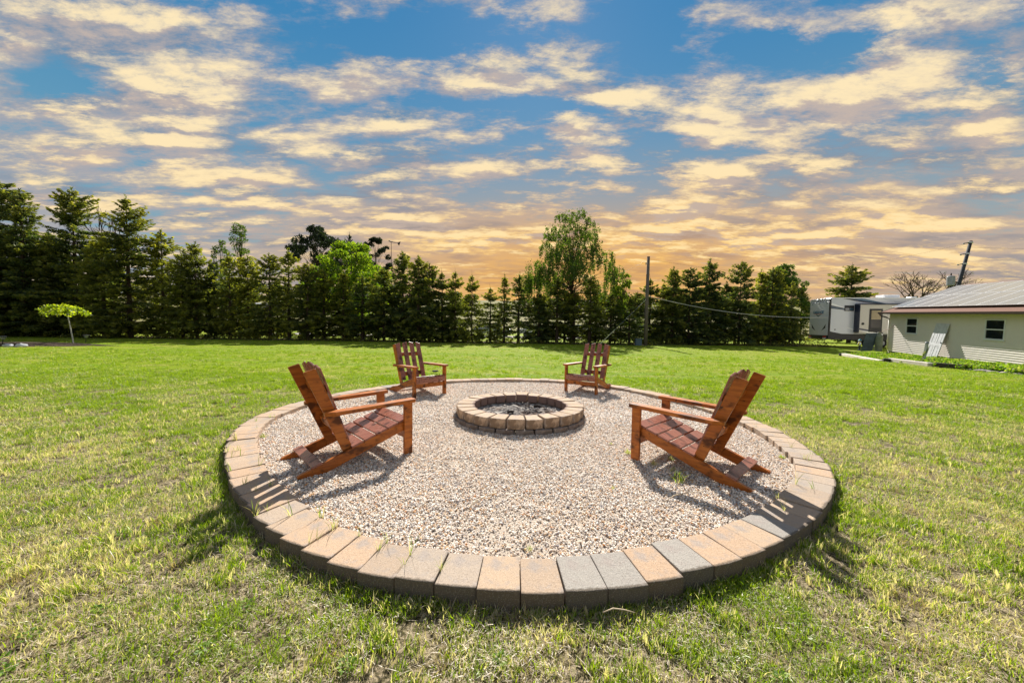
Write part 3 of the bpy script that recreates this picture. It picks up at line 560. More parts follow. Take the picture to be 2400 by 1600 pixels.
#@@PART2
# ------------------------------------------------------------------ trees
def quads(C, U, V):
    """rhombic leaves: centre, half length vector, half width vector"""
    P = np.stack([C-U, C+V, C+U, C-V], 1); n = len(C); return P.reshape(-1, 3), (np.arange(n)[:, None]*4+np.arange(4)[None])
def unit(a): return a/np.maximum(np.linalg.norm(a, axis=-1, keepdims=True), 1e-9)
def limbs(segs, name, n=4):
    """many tapered woody segments (p0,p1,r0,r1) as one mesh"""
    b = MB()
    for p0, p1, r0, r1 in segs: b.tube([p0, p1], [r0, r1], n, False)
    me = bpy.data.meshes.new(name); me.from_pydata(b.v, [], b.f); me.update(); return me
def spruce(seed, H, Rd, nb, per, tuft, bare=.06, gap=.25, power=.85):
    """returns crown mesh, wood mesh: whorled, drooping branches with needle sprays; ragged, with see-through gaps low down"""
    r = np.random.default_rng(seed); hh = H*(bare+(1-bare)*np.sort(r.uniform(0, 1, nb))**.92); az = r.uniform(0, 6.283, nb)
    prof = np.clip(1-hh/H, 0, 1)**power; side = 1+.22*np.sin(az*2+r.uniform(0, 6))+.12*np.sin(az*3+r.uniform(0, 6))
    Ln = Rd*(.08+.98*prof)*r.uniform(.62, 1.12, nb)*side; Ln[r.uniform(0, 1, nb) < gap*.25] *= .45
    Ln[:max(2, nb//14)] *= r.uniform(.35, .9, max(2, nb//14))
    up = np.where(hh > .75*H, .55, np.where(hh > .4*H, .12, -.12))+r.uniform(-.12, .12, nb)
    segs = [((0, 0, 0), (r.uniform(-.03, .03), r.uniform(-.03, .03), H*.5), .020*H**.9+.03, .012*H), ((0, 0, H*.5), (0, 0, H*1.02), .012*H, .006)]
    C, U, V, K = [], [], [], []
    for i in range(nb):
        d = np.array([math.cos(az[i]), math.sin(az[i]), 0]); L = Ln[i]; n = max(4, int(per*(L/Rd)**1.15)); t = r.uniform(.12 if hh[i] > H*.3 else .28, 1, n)**.8
        x = t*L; zc = hh[i]+up[i]*x-.16*x*x/max(L, .4)+.10*(t**3)*L; lat = np.array([-d[1], d[0], 0])
        spread = .30*L*(1-t)*t*2.2+.05; s = r.uniform(-1, 1, n)*spread; p = d[None]*x[:, None]+lat[None]*s[:, None]; p[:, 2] = zc-np.abs(s)*.18+r.uniform(-.05, .03, n)-(r.uniform(0, 1, n) < .35)*r.uniform(0, .16, n)
        dirs = unit(d[None]*r.uniform(.3, 1., (n, 1))+lat[None]*(np.sign(s)*r.uniform(.2, .9, n))[:, None]+np.stack([np.zeros(n), np.zeros(n), r.uniform(-.55, .5, n)], 1))
        sz = tuft*r.uniform(.6, 1.3, n); w = unit(np.cross(dirs, unit(r.normal(size=(n, 3)))))
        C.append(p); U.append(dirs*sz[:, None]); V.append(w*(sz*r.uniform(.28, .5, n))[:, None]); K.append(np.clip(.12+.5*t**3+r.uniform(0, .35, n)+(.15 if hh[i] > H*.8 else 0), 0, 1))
        e = (d[0]*L*.9, d[1]*L*.9, hh[i]+up[i]*L*.9-.16*L*.81); mid = (d[0]*L*.5, d[1]*L*.5, hh[i]+up[i]*L*.5-.04*L)
        segs += [((0, 0, hh[i]), mid, .008+.006*L, .008), (mid, e, .008, .003)]
    for k in range(5):
        a_ = r.uniform(0, 6.283); q0 = np.array([r.uniform(-.10, .10)*Rd, r.uniform(-.10, .10)*Rd, H*r.uniform(.90, .97)]) if k else np.array([0, 0, H*.98]); L_ = r.uniform(.3, .6)*(1.2 if k == 0 else .8); segs.append((tuple(q0), (q0[0]+.10*math.cos(a_), q0[1]+.10*math.sin(a_), q0[2]+L_), .016, .004))
    # leader spikes
    n = 26; t = r.uniform(.93, 1.04, n); a = r.uniform(0, 6.283, n); C.append(np.stack([.04*np.cos(a), .04*np.sin(a), t*H], 1)); dd = unit(np.stack([np.cos(a)*.7, np.sin(a)*.7, r.uniform(.4, 1.6, n)], 1)); U.append(dd*tuft*1.1); V.append(unit(np.cross(dd, r.normal(size=(n, 3))))*tuft*.3); K.append(r.uniform(.2, .7, n))
    C, U, V, K = map(np.concatenate, (C, U, V, K)); v, f = quads(C, U, V)
    return mesh_arrays('crown', v, f, np.repeat(K, 4)), limbs(segs, 'trunk')
SP = []      # (crown, wood, height, radius)
for seed, H, Rd, nb, per, tuft, bare, gap, pw in ((1, 10.8, 3.4, 380, 170, .125, .02, .3, .50), (2, 10.4, 3.0, 330, 150, .12, .03, .4, .62), (3, 6.3, 1.9, 190, 110, .105, .07, .4, .62), (4, 5.8, 1.8, 170, 100, .105, .06, .5, .58), (5, 6.0, 1.9, 200, 120, .105, .03, .25, .48), (6, 4.9, 1.35, 130, 75, .095, .08, .5, .66), (7, 5.0, 1.6, 150, 90, .10, .04, .4, .60), (8, 7.6, 2.5, 230, 130, .115, .03, .35, .55), (9, 10.6, 3.1, 300, 150, .12, .03, .5, .78), (10, 6.1, 1.8, 150, 95, .105, .10, .7, .75), (12, 5.2, 1.5, 110, 80, .10, .12, .8, .72), (13, 6.2, 2.0, 170, 110, .11, .06, .6, .42), (14, 7.2, 2.3, 180, 115, .115, .07, .6, .66)):
    c, w = spruce(seed*11, H, Rd, nb, per, tuft, bare, gap, pw); SP.append((c, w, H, Rd))
_cache = {}
def place_tree(name, label, X, Y, H, Rd, var, m, group, cat='tree', lean=0.):
    root = empty(name, (X, Y, float(ground_z(X, Y))-.02), random.uniform(0, 6.28)); tag(root, label, cat, group)
    c, w, h0, r0 = SP[var]
    if (var, m.name) not in _cache:
        cc = c.copy() if len(c.materials) else c
        if len(cc.materials): cc.materials.clear()
        cc.materials.append(m); _cache[(var, m.name)] = cc
        if not len(w.materials): w.materials.append(M['bark'])
    a = link('crown', _cache[(var, m.name)], None, root); b = link('trunk', w, None, root)
    for o in (a, b): o.scale = (Rd/r0, Rd/r0, H/h0)
    return root
ROW = [(-39.94,27.19,10.83,3.2),(-38.26,27.55,11.42,3.2),(-36.28,27.34,10.47,2.7),(-35.62,28.42,7.48,2.2),(-33.8,28.45,10.99,2.6),(-30.92,27.78,7.39,2.0),(-28.91,27.72,10.26,2.6),(-27.3,28.7,8.11,2.0),(-25.14,28.01,6.24,1.6),(-24.07,27.98,7.05,1.5),(-23.41,28.89,6.03,1.3),(-21.74,28.26,6.34,1.4),(-20.64,28.7,6.27,1.4),(-18.68,28.27,6.38,1.5),(-17.32,28.47,6.76,1.6),(-15.53,27.88,5.71,1.5),(-14.6,28.46,5.17,1.5),(-13.23,28.74,5.23,1.5),(-11.56,28.33,4.87,1.5),(-10.0,28.59,5.58,1.5),(-8.51,28.51,6.66,1.4),(-7.09,27.78,6.23,1.4),(-6.47,28.61,5.86,1.2),(-5.44,28.41,5.19,1.2),(-4.36,28.06,5.22,1.0),(-3.05,27.74,4.94,0.95),(-1.72,28.74,4.13,1.0),(-0.63,28.27,5.04,1.0),(0.49,28.56,5.1,1.2),(2.07,28.75,3.78,1.3),(3.48,28.56,4.91,1.5),(4.85,28.81,3.99,1.4),(5.96,28.17,4.89,1.5),(7.67,28.66,3.85,1.3),(9.03,28.23,3.51,1.2),(10.8,28.82,4.97,1.3),(11.77,28.75,4.65,1.2),(12.17,27.82,5.77,1.3),(13.45,27.86,5.73,1.3),(14.96,27.96,6.37,1.6),(16.79,28.86,4.83,1.3),(17.5,28.22,6.22,1.4),(19.2,28.45,5.73,1.4),(19.85,28.06,5.84,1.3),(20.5,28.31,5.73,1.4),(21.4,28.16,4.92,1.2),(26.4,33.6,5.0,1.5)]
ORD = 'first second third fourth fifth sixth seventh eighth ninth tenth eleventh twelfth thirteenth fourteenth fifteenth sixteenth seventeenth eighteenth nineteenth twentieth'.split()
SPECIAL = {0: 'huge dense dark spruce cut off by the left picture edge', 1: 'tallest dense spruce at the far left of the tree row', 4: 'tall spruce with open top behind the small umbrella tree', 6: 'tall spruce with a ragged see-through crown, third tall one from the left',
           26: 'shortest spruce in the thin stretch of row beyond the fire pit', 35: 'spruce rising directly behind the grey wooden post', 39: 'broad spruce with a long bare leader right of the post', 41: 'pointed cone shaped spruce standing clear of its neighbours at right', 46: 'low spruce beside the rear of the travel trailer'}
def row_label(i, H):
    if i in SPECIAL: return SPECIAL[i]
    kind = 'tall' if H > 8 else 'mid height' if H > 5.6 else 'short'
    j = i if i < 24 else len(ROW)-1-i
    end = 'left' if i < 24 else 'right'
    if j == 0: return '%s spruce at the %s end of the back row' % (kind, end)
    o = ORD[j] if j < 20 else 'twenty-'+ORD[j-20]
    return '%s spruce in the back row, %s from its %s end' % (kind, o, end)
tr = random.Random(5)
for i, (X, Y, H, Rd) in enumerate(ROW):
    if 10 < X < 23: X, Y, H, Rd = X*1.075, Y+2.2, (H-1.38)*1.075+1.38, Rd*1.05      # the row swings back towards the trailer
    var = tr.choice((0, 1, 8)) if H > 8.5 else (tr.choice((7, 12)) if H > 7 else (tr.choice((2, 3, 4, 9, 11)) if H > 5.5 else tr.choice((5, 6, 10, 9))))
    if i in (0, 1): var = 0
    m = M['needles_light'] if i in (7, 9, 11, 12, 14, 24, 25) or tr.random() < .2 else M['needles']
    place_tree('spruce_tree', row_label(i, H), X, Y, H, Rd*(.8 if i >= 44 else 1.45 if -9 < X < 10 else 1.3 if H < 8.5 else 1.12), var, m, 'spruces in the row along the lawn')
# second rank where the photograph shows no light between the trees
for k, (X, H, Rd, lb) in enumerate(((10.2, 4.3, 1.4, 'low dark spruce in the second rank behind the grey post'), (12.7, 4.9, 1.5, 'dark spruce in the second rank right of the grey post'), (14.3, 4.7, 1.5, 'dark filler spruce behind the tree with the bare leader'), (16.1, 4.8, 1.6, 'dark filler spruce left of the pointed cone spruce'), (18.4, 4.9, 1.6, 'dark filler spruce right of the pointed cone spruce'), (20.4, 5.0, 1.7, 'dark filler spruce in front of the round oak'), (21.6, 4.8, 1.6, 'dark filler spruce nearest the travel trailer'), (-37.4, 8.0, 2.8, 'filler spruce behind the dense spruces at left'), (-13.9, 4.4, 1.7, 'low filler spruce under the bright maple'), (-9.3, 4.6, 1.6, 'low filler spruce right of the bright maple'), (4.3, 4.0, 1.6, 'low filler spruce under the weeping birch'), (6.9, 3.6, 1.5, 'low filler spruce right of the weeping birch'), (2.6, 3.8, 1.4, 'low filler spruce left of the weeping birch'), (-22.4, 4.9, 1.5, 'second rank spruce under the slender loose leaved tree'), (-19.6, 4.6, 1.5, 'second rank spruce between the slender tree and the maple'), (-16.6, 4.5, 1.5, 'second rank spruce at the left foot of the maple'), (-11.0, 4.2, 1.4, 'second rank spruce just right of the maple foot'), (-7.7, 4.8, 1.4, 'second rank spruce behind the tallest right of the maple'), (-5.0, 4.2, 1.3, 'second rank spruce behind the left far chair gap'), (8.4, 3.5, 1.3, 'second rank spruce left of the grey post'))):
    place_tree('spruce_tree', lb, X*(1.075 if X > 10 else 1), 30.2+(2.1 if X > 10 else 0)+tr.uniform(-.4, .5), H, Rd, (4, 3, 6)[k % 3], M['needles'], 'spruces in the second rank')
place_tree('spruce_tree', 'spruce rising behind the roof of the travel trailer', 34.9, 38., 7.8, 3.0, 4, M['needles'], 'spruces beyond the row')
place_tree('spruce_tree', 'thin dark spruce spire rising just behind the bright maple', -19.9, 45., 11.9, 1.5, 1, M['needles_dark'], 'spruces beyond the row')

def broadleaf(seed, H, Rd, trunk_h, depth, leaf, per, cl, droop=0., up=.8, spread=.75, trunks=1, wid=.5, dens=1.):
    """recursive limbs, leaves in clusters at the twig ends"""
    r = random.Random(seed); segs, tips = [], []
    def grow(p, d, L, rad, lv):
        q = p+d*L; segs.append((tuple(p), tuple(q), rad, rad*.68))
        if lv == 0: tips.append((q, d)); return
        if lv <= 2: tips.append((p.lerp(q, .6), d))
        for k in range(r.choice((2, 3, 3)) if lv > 1 else 3):
            nd = (d*up+Vector((r.uniform(-1, 1), r.uniform(-1, 1), r.uniform(-.35, .75)))*spread).normalized()
            grow(q, nd, L*r.uniform(.62, .88), rad*.62, lv-1)
    for k in range(trunks):
        d0 = Vector((r.uniform(-.12, .12), r.uniform(-.12, .12), 1)).normalized() if trunks == 1 else Vector((r.uniform(-.5, .5), r.uniform(-.5, .5), 1)).normalized()
        grow(Vector((0, 0, 0)), d0, trunk_h, .022*H, depth)
    T = np.array([tuple(t[0]) for t in tips]); mx = max(T[:, 2].max(), .1); hr = np.percentile(np.hypot(T[:, 0], T[:, 1]), 92)
    sc_ = np.array([Rd/hr, Rd/hr, H*.97/mx]); segs = [(tuple(np.array(a)*sc_), tuple(np.array(b)*sc_), c, d) for a, b, c, d in segs]; T = T*sc_
    g = np.random.default_rng(seed); n = len(T)*per; base = np.repeat(T, per, 0); off = g.normal(size=(n, 3))*cl*np.array([1, 1, .75]); C = base+off
    if dens < 1: C = C[g.uniform(0, 1, n) < dens]; n = len(C)
    dr = unit(g.normal(size=(n, 3))+np.array([0, 0, -droop])); s = leaf*g.uniform(.6, 1.3, n); w = unit(np.cross(dr, g.normal(size=(n, 3))))
    v, f = quads(C, dr*s[:, None], w*(s*wid)[:, None]); return mesh_arrays('crown', v, f, np.repeat(g.uniform(0, 1, n), 4)), limbs(segs, 'trunk', 5), T, segs
def put(name, label, me, wood, m, bark, loc, rz=0., group=None, cat='tree'):
    root = empty(name, (loc[0], loc[1], float(ground_z(*loc[:2]))-.03), rz); tag(root, label, cat, group)
    if me is not None: link('crown', me, m, root)
    link('trunk', wood, bark, root); return root
def lobed(seed, H, Rd, base, leaf, nl, per, shape, rl=(.16, .30), wid=.65, hang=0., trunkr=.018, shell=.35):
    """crown built of many leafy boughs spread through an envelope; returns crown and wood"""
    g = np.random.default_rng(seed); segs = [((0, 0, 0), (.02*H*g.uniform(-1, 1), 0, base*.9), trunkr*H, trunkr*H*.8), ((.0, 0, base*.9), (0, 0, H*.9), trunkr*H*.75, .01)]; C, U, V = [], [], []
    for i in range(nl):
        t = g.uniform(0, 1)**.85; z = base+(H-base)*t; rm = Rd*np.interp(t, *zip(*shape)); a = g.uniform(0, 6.283); q = rm*math.sqrt(g.uniform(.04, 1)); r_ = Rd*g.uniform(*rl)*(1-.35*t)
        c = np.array([q*math.cos(a), q*math.sin(a), z-r_*.5]); n = int(per*(r_/Rd/.22)**2); p = unit(g.normal(size=(n, 3)))*(g.uniform(shell, 1, (n, 1))**.7)*np.array([r_, r_, r_*.8]); C.append(c+p)
        z1 = base*.8+(z-base*.8)*g.uniform(.25, .6); mid = (c[0]*.45, c[1]*.45, (z1+c[2])/2+.1); segs += [((0, 0, z1), mid, .010+.008*q, .012), (mid, tuple(c), .012, .004)]
        for k in range(4):
            e = c+unit(g.normal(size=3))*r_*.9; segs.append((tuple(c), tuple(e), .006, .002))
        if hang > 0:
            for k in range(int(4+10*(q/Rd)**2)):
                s0 = c+unit(g.normal(size=3)*np.array([1, 1, .2]))*r_*g.uniform(.5, 1); L = g.uniform(.35, 1.)*hang*(.3+.9*(q/Rd)**1.3)*(1-.45*t); m_ = int(8+24*L); tt = g.uniform(0, 1, m_)
                qq = s0+np.stack([g.normal(0, .05, m_), g.normal(0, .05, m_), -tt*L], 1); C.append(qq[qq[:, 2] > H*.2])
    C = np.concatenate(C); n = len(C); d = unit(g.normal(size=(n, 3))+np.array([0, 0, -.9 if hang else -.2])); s_ = leaf*g.uniform(.6, 1.3, n); v, f = quads(C, d*s_[:, None], unit(np.cross(d, g.normal(size=(n, 3))))*(s_*wid)[:, None])
    return mesh_arrays('crown', v, f, np.repeat(g.uniform(0, 1, n), 4)), limbs(segs, 'trunk', 5)
ROUND = ((0, .55), (.25, .95), (.5, 1.), (.8, .75), (1, .25)); CONE = ((0, .9), (.2, 1.), (.5, .62), (.8, .42), (1, .16))
c, w = lobed(21, 8.5, 3.7, 1.6, .10, 110, 330, ROUND, (.16, .26)); put('maple_tree', 'bright yellow green maple crown glowing behind the spruces', c, w, M['maple'], M['bark'], (-14.2, 32.5))
c, w = lobed(22, 10.1, 1.7, 3.2, .075, 60, 60, CONE, (.16, .30)); put('slender_tree', 'slender loose leaved tree rising above the left middle spruces', c, w, M['birchleaf'], M['bark'], (-24.4, 33.))
c, w = lobed(26, 8.8, 1.3, 3.2, .075, 40, 60, CONE, (.2, .34)); put('slender_tree', 'lower loose leaved tree just left of the slender tall one', c, w, M['birchleaf'], M['bark'], (-26.3, 33.2))
c, w = lobed(23, 7.4, 2.3, 1.2, .09, 90, 230, ROUND, (.18, .30)); put('oak_tree', 'dark round topped broadleaf tree left of the travel trailer', c, w, M['birchleaf'], M['bark'], (25.4, 34.8))
c, w = lobed(24, 13.9, 3.6, 6.5, .20, 80, 150, ROUND, (.18, .30), .4); put('pine_tree', 'big dark pine crown standing far behind the middle spruces', c, w, M['needles_dark'], M['bark'], (-25.6, 48.))
c, w = lobed(25, 12.0, 2.0, 6.5, .16, 50, 120, ROUND, (.2, .34), .4); put('pine_tree', 'round black pine top behind the maple, beside the wind vane', c, w, M['needles_dark'], M['bark'], (-17.1, 46.))
BIR = ((0, .62), (.20, .98), (.38, .95), (.55, .62), (.85, .46), (1, .22))
c, w = lobed(31, 11.2, 4.4, 3.9, .066, 200, 100, BIR, (.09, .17), .62, 1.7, .014); put('weeping_birch', 'tall weeping birch with hanging strands above the spruce row', c, w, M['birchleaf'], M['bark'], (5.0, 31.2))
c, w = lobed(32, 6.0, 1.5, 1.8, .062, 45, 70, BIR, (.2, .3), .6, .8, .012); put('weeping_birch', 'small bright birch right of the tall weeping one', c, w, M['maple'], M['bark'], (9.1, 30.6))
# bare and budding trees
c, w, *_ = broadleaf(41, 8.4, 4.6, 2.0, 5, .05, 3, .3, dens=.25, spread=.65, trunks=3); put('bare_tree', 'leafless spreading tree with a few yellow buds behind the trailer roof', c, w, M['needles_light'], M['bark'], (45.2, 42.))
c, w, *_ = broadleaf(42, 12.0, 3.0, 3.0, 6, .03, 1, .2, dens=.05, spread=.6); put('bare_tree', 'leafless tree top showing between the tall left spruces', c, w, M['needles_light'], M['bark'], (-37.0, 34.))
c, w, *_ = broadleaf(43, 9.2, 3.0, 2.5, 6, .075, 5, .22, wid=.7); put('plum_tree', 'dark red leaved tree at the right picture edge above the roof', c, w, M['redleaf'], M['bark'], (43.6, 30.))
# far woods on the rise, one mass
def far_woods():
    g = np.random.default_rng(77); V, Fc, K, b = [], [], [], 0
    for x in np.arange(-150, 170, 3.2):
        y = g.uniform(100, 128); h = g.uniform(2.2, 4.5)+(3.0 if x < -35 else 0)+2.*math.sin(x*.05); z0 = float(ground_z(x, y)); n = 420
        if -14 < x < 2 and g.uniform() < .8: continue
        a = g.normal(size=(n, 3)); a = unit(a)*g.uniform(.5, 1., (n, 1)); C = np.array([x, y, z0+h*.55])+a*np.array([2.8, 2.8, h*.6]); d = unit(g.normal(size=(n, 3)))*.42; w = unit(np.cross(d, g.normal(size=(n, 3))))*.3
        v, f = quads(C, d, w); V.append(v); Fc.append(f+b); b += len(v); K.append(np.repeat(g.uniform(0, .6, n)+g.uniform(0, .4), 4))
    tag(link('distant_woods', mesh_arrays('distant_woods', np.concatenate(V), np.concatenate(Fc), np.concatenate(K)), M['woods']), 'hazy olive woods on the rise beyond the spruce row', kind='stuff')
far_woods()
# brush and litter under the spruces
def undergrowth():
    g = np.random.default_rng(78); n = 5200; x = g.uniform(-42, 26, n); y = 27.9+g.normal(0, .5, n)+2.1*smooth(9, 14, x); z = g.uniform(0, .5, n)**1.4*g.uniform(.2, 1.3, n)
    d = unit(g.normal(size=(n, 3))+np.array([0, 0, .5]))*.10; w = unit(np.cross(d, g.normal(size=(n, 3))))*.035
    v, f = quads(np.stack([x, y, z], 1), d, w); tag(link('undergrowth', mesh_arrays('undergrowth', v, f, np.repeat(g.uniform(0, .9, n), 4)), M['needles_light']), 'dry brush and weeds along the foot of the spruces', kind='stuff')
    m, nt, b = mat('needle_litter', .95, .1); q = tex_noise(nt, 6., 5, .7, 'Object'); nt.links.new(ramp(nt, q, [(.35, (.035, .026, .018)), (.65, (.10, .075, .045))]), b.inputs['Base Color'])
    xs = np.linspace(-44, 27, 143); V = [];
    for t in range(2):
        e = 27.25-.35*vnoise(xs, 0*xs, 1.3, 3)+1.6*smooth(9, 14, xs) if t == 0 else 29.6+.5*vnoise(xs, 0*xs, 1.5, 4)+2.2*smooth(9, 14, xs)
        V.append(np.stack([xs, e, ground_z(xs, e)+.012], 1))
    me = mesh_arrays('needle_litter', np.concatenate(V), [(i, i+1, i+1+143, i+143) for i in range(142)]); tag(link('needle_litter', me, m), 'dark strip of fallen needles under the spruce row', kind='structure')
undergrowth()

# small grafted umbrella tree on the lawn
def umbrella_tree():
    r = np.random.default_rng(55); X, Y = -24.05, 20.05; root = empty('umbrella_tree', (X, Y, float(ground_z(X, Y)))); tag(root, 'small flat topped tree with yellow green leaves on a thin pale trunk', 'tree')
    tx = Vector((-.30, 0, 1.78)); segs = [((0, 0, 0), (-.03, 0, .35), .034, .030), ((-.03, 0, .35), (-.16, 0, 1.1), .030, .027), ((-.16, 0, 1.1), tuple(tx), .027, .026)]; C = []
    for k in range(34):
        a = r.uniform(0, 6.283); L = r.uniform(.5, 1.12)*(1.25 if math.cos(a) < -.2 else 1.0); up = r.uniform(.05, .38); pts = []
        for t in np.linspace(0, 1, 7):
            pts.append((tx.x+math.cos(a)*L*t, math.sin(a)*L*t, tx.z+up*math.sin(min(1, t*1.6)*1.57)-.50*max(0, t-.30)**1.4*L))
        for p, q in zip(pts[:-1], pts[1:]): segs.append((p, q, .009, .006))
        P = np.array(pts); n = 46; t = r.uniform(.12, 1, n)*5.99; i = t.astype(int); fr = (t-i)[:, None]; C.append(P[i]*(1-fr)+P[i+1]*fr+r.normal(size=(n, 3))*np.array([.06, .06, .055]))
    C = np.concatenate(C); n = len(C); d = unit(r.normal(size=(n, 3))+np.array([0, 0, -.5])); s = .062*r.uniform(.6, 1.3, n); v, f = quads(C, d*s[:, None], unit(np.cross(d, r.normal(size=(n, 3))))*(s*.7)[:, None])
    link('crown', mesh_arrays('crown', v, f, np.repeat(r.uniform(0, 1, n), 4)), M['yleaf'], root); link('trunk', limbs(segs, 'trunk', 7), M['birch_bark'], root)
umbrella_tree()
def mulch_bed():
    m, nt, b = mat('dark_mulch', .95, .1); q = tex_noise(nt, 9., 5, .75, 'Object'); nt.links.new(ramp(nt, q, [(.35, (.018, .013, .010)), (.6, (.09, .065, .045)), (.75, (.20, .15, .11))]), b.inputs['Base Color']); bump(nt, b, q, 1., .05)
    V = [(-24.6, 18.6, .09)]; n = 40; g = random.Random(8)
    for rr, z in ((.6, .085), (1., .0)):
        for k in range(n):
            a = 2*math.pi*k/n; w = 1+.13*math.sin(a*5+1)+.09*math.sin(a*9); V.append((-26.0+4.6*rr*math.cos(a)*w, 18.7+1.35*rr*math.sin(a)*w+.22*math.cos(a)*rr, z+g.uniform(0, .05)*(rr < 1)))
    me = bpy.data.meshes.new('mulch_bed'); me.from_pydata(V, [], [(0, 1+k, 1+(k+1) % n) for k in range(n)]+[(1+k, 1+n+k, 1+n+(k+1) % n, 1+(k+1) % n) for k in range(n)]); me.update()
    o = link('mulch_bed', me, m); o.location.z = .004; tag(o, 'low bed of dark mulch under the umbrella tree', kind='structure')
    rock = plain('pale_fieldstone', (.52, .52, .54), .85, .2, .25, 5., bmp=.4)
    for k, (x, y, s, lb) in enumerate(((-23.92, 17.35, .15, 'whitish rock in the mulch bed, left one of the pair'), (-23.42, 17.45, .17, 'whitish rounded rock in the mulch bed, right one of the pair'), (-24.3, 18.0, .09, 'small pale stone behind the whitish rocks'))):
        me = ico(60+k, 2, .13, .7); o = link('rock', me, rock); o.location = (x, y, .06); o.scale = (s*1.4, s, s); tag(o, lb, 'rock', 'rocks in the mulch bed')
    root = empty('solar_light', (-23.85, 20.45, .0)); tag(root, 'black solar stake light right of the umbrella tree trunk', 'garden light', 'solar stake lights')
    MB().tube([(0, 0, 0), (.05, 0, .36)], .016, 8).build('stake', M['dark'], root)
    MB().lathe((.05, 0, .34), [(.05, 0), (.10, .10), (.11, .12)], 12).build('lamp_body', M['steel'], root); MB().lathe((.05, 0, .455), [(.155, 0), (.16, .02), (.06, .05)], 14).build('cap', M['dark'], root)
    r2 = copy_tree(root); r2.location = (-24.75, 17.75, 0); r2['label'] = 'black solar stake light at the left picture edge'; r2['group'] = root['group']
mulch_bed()

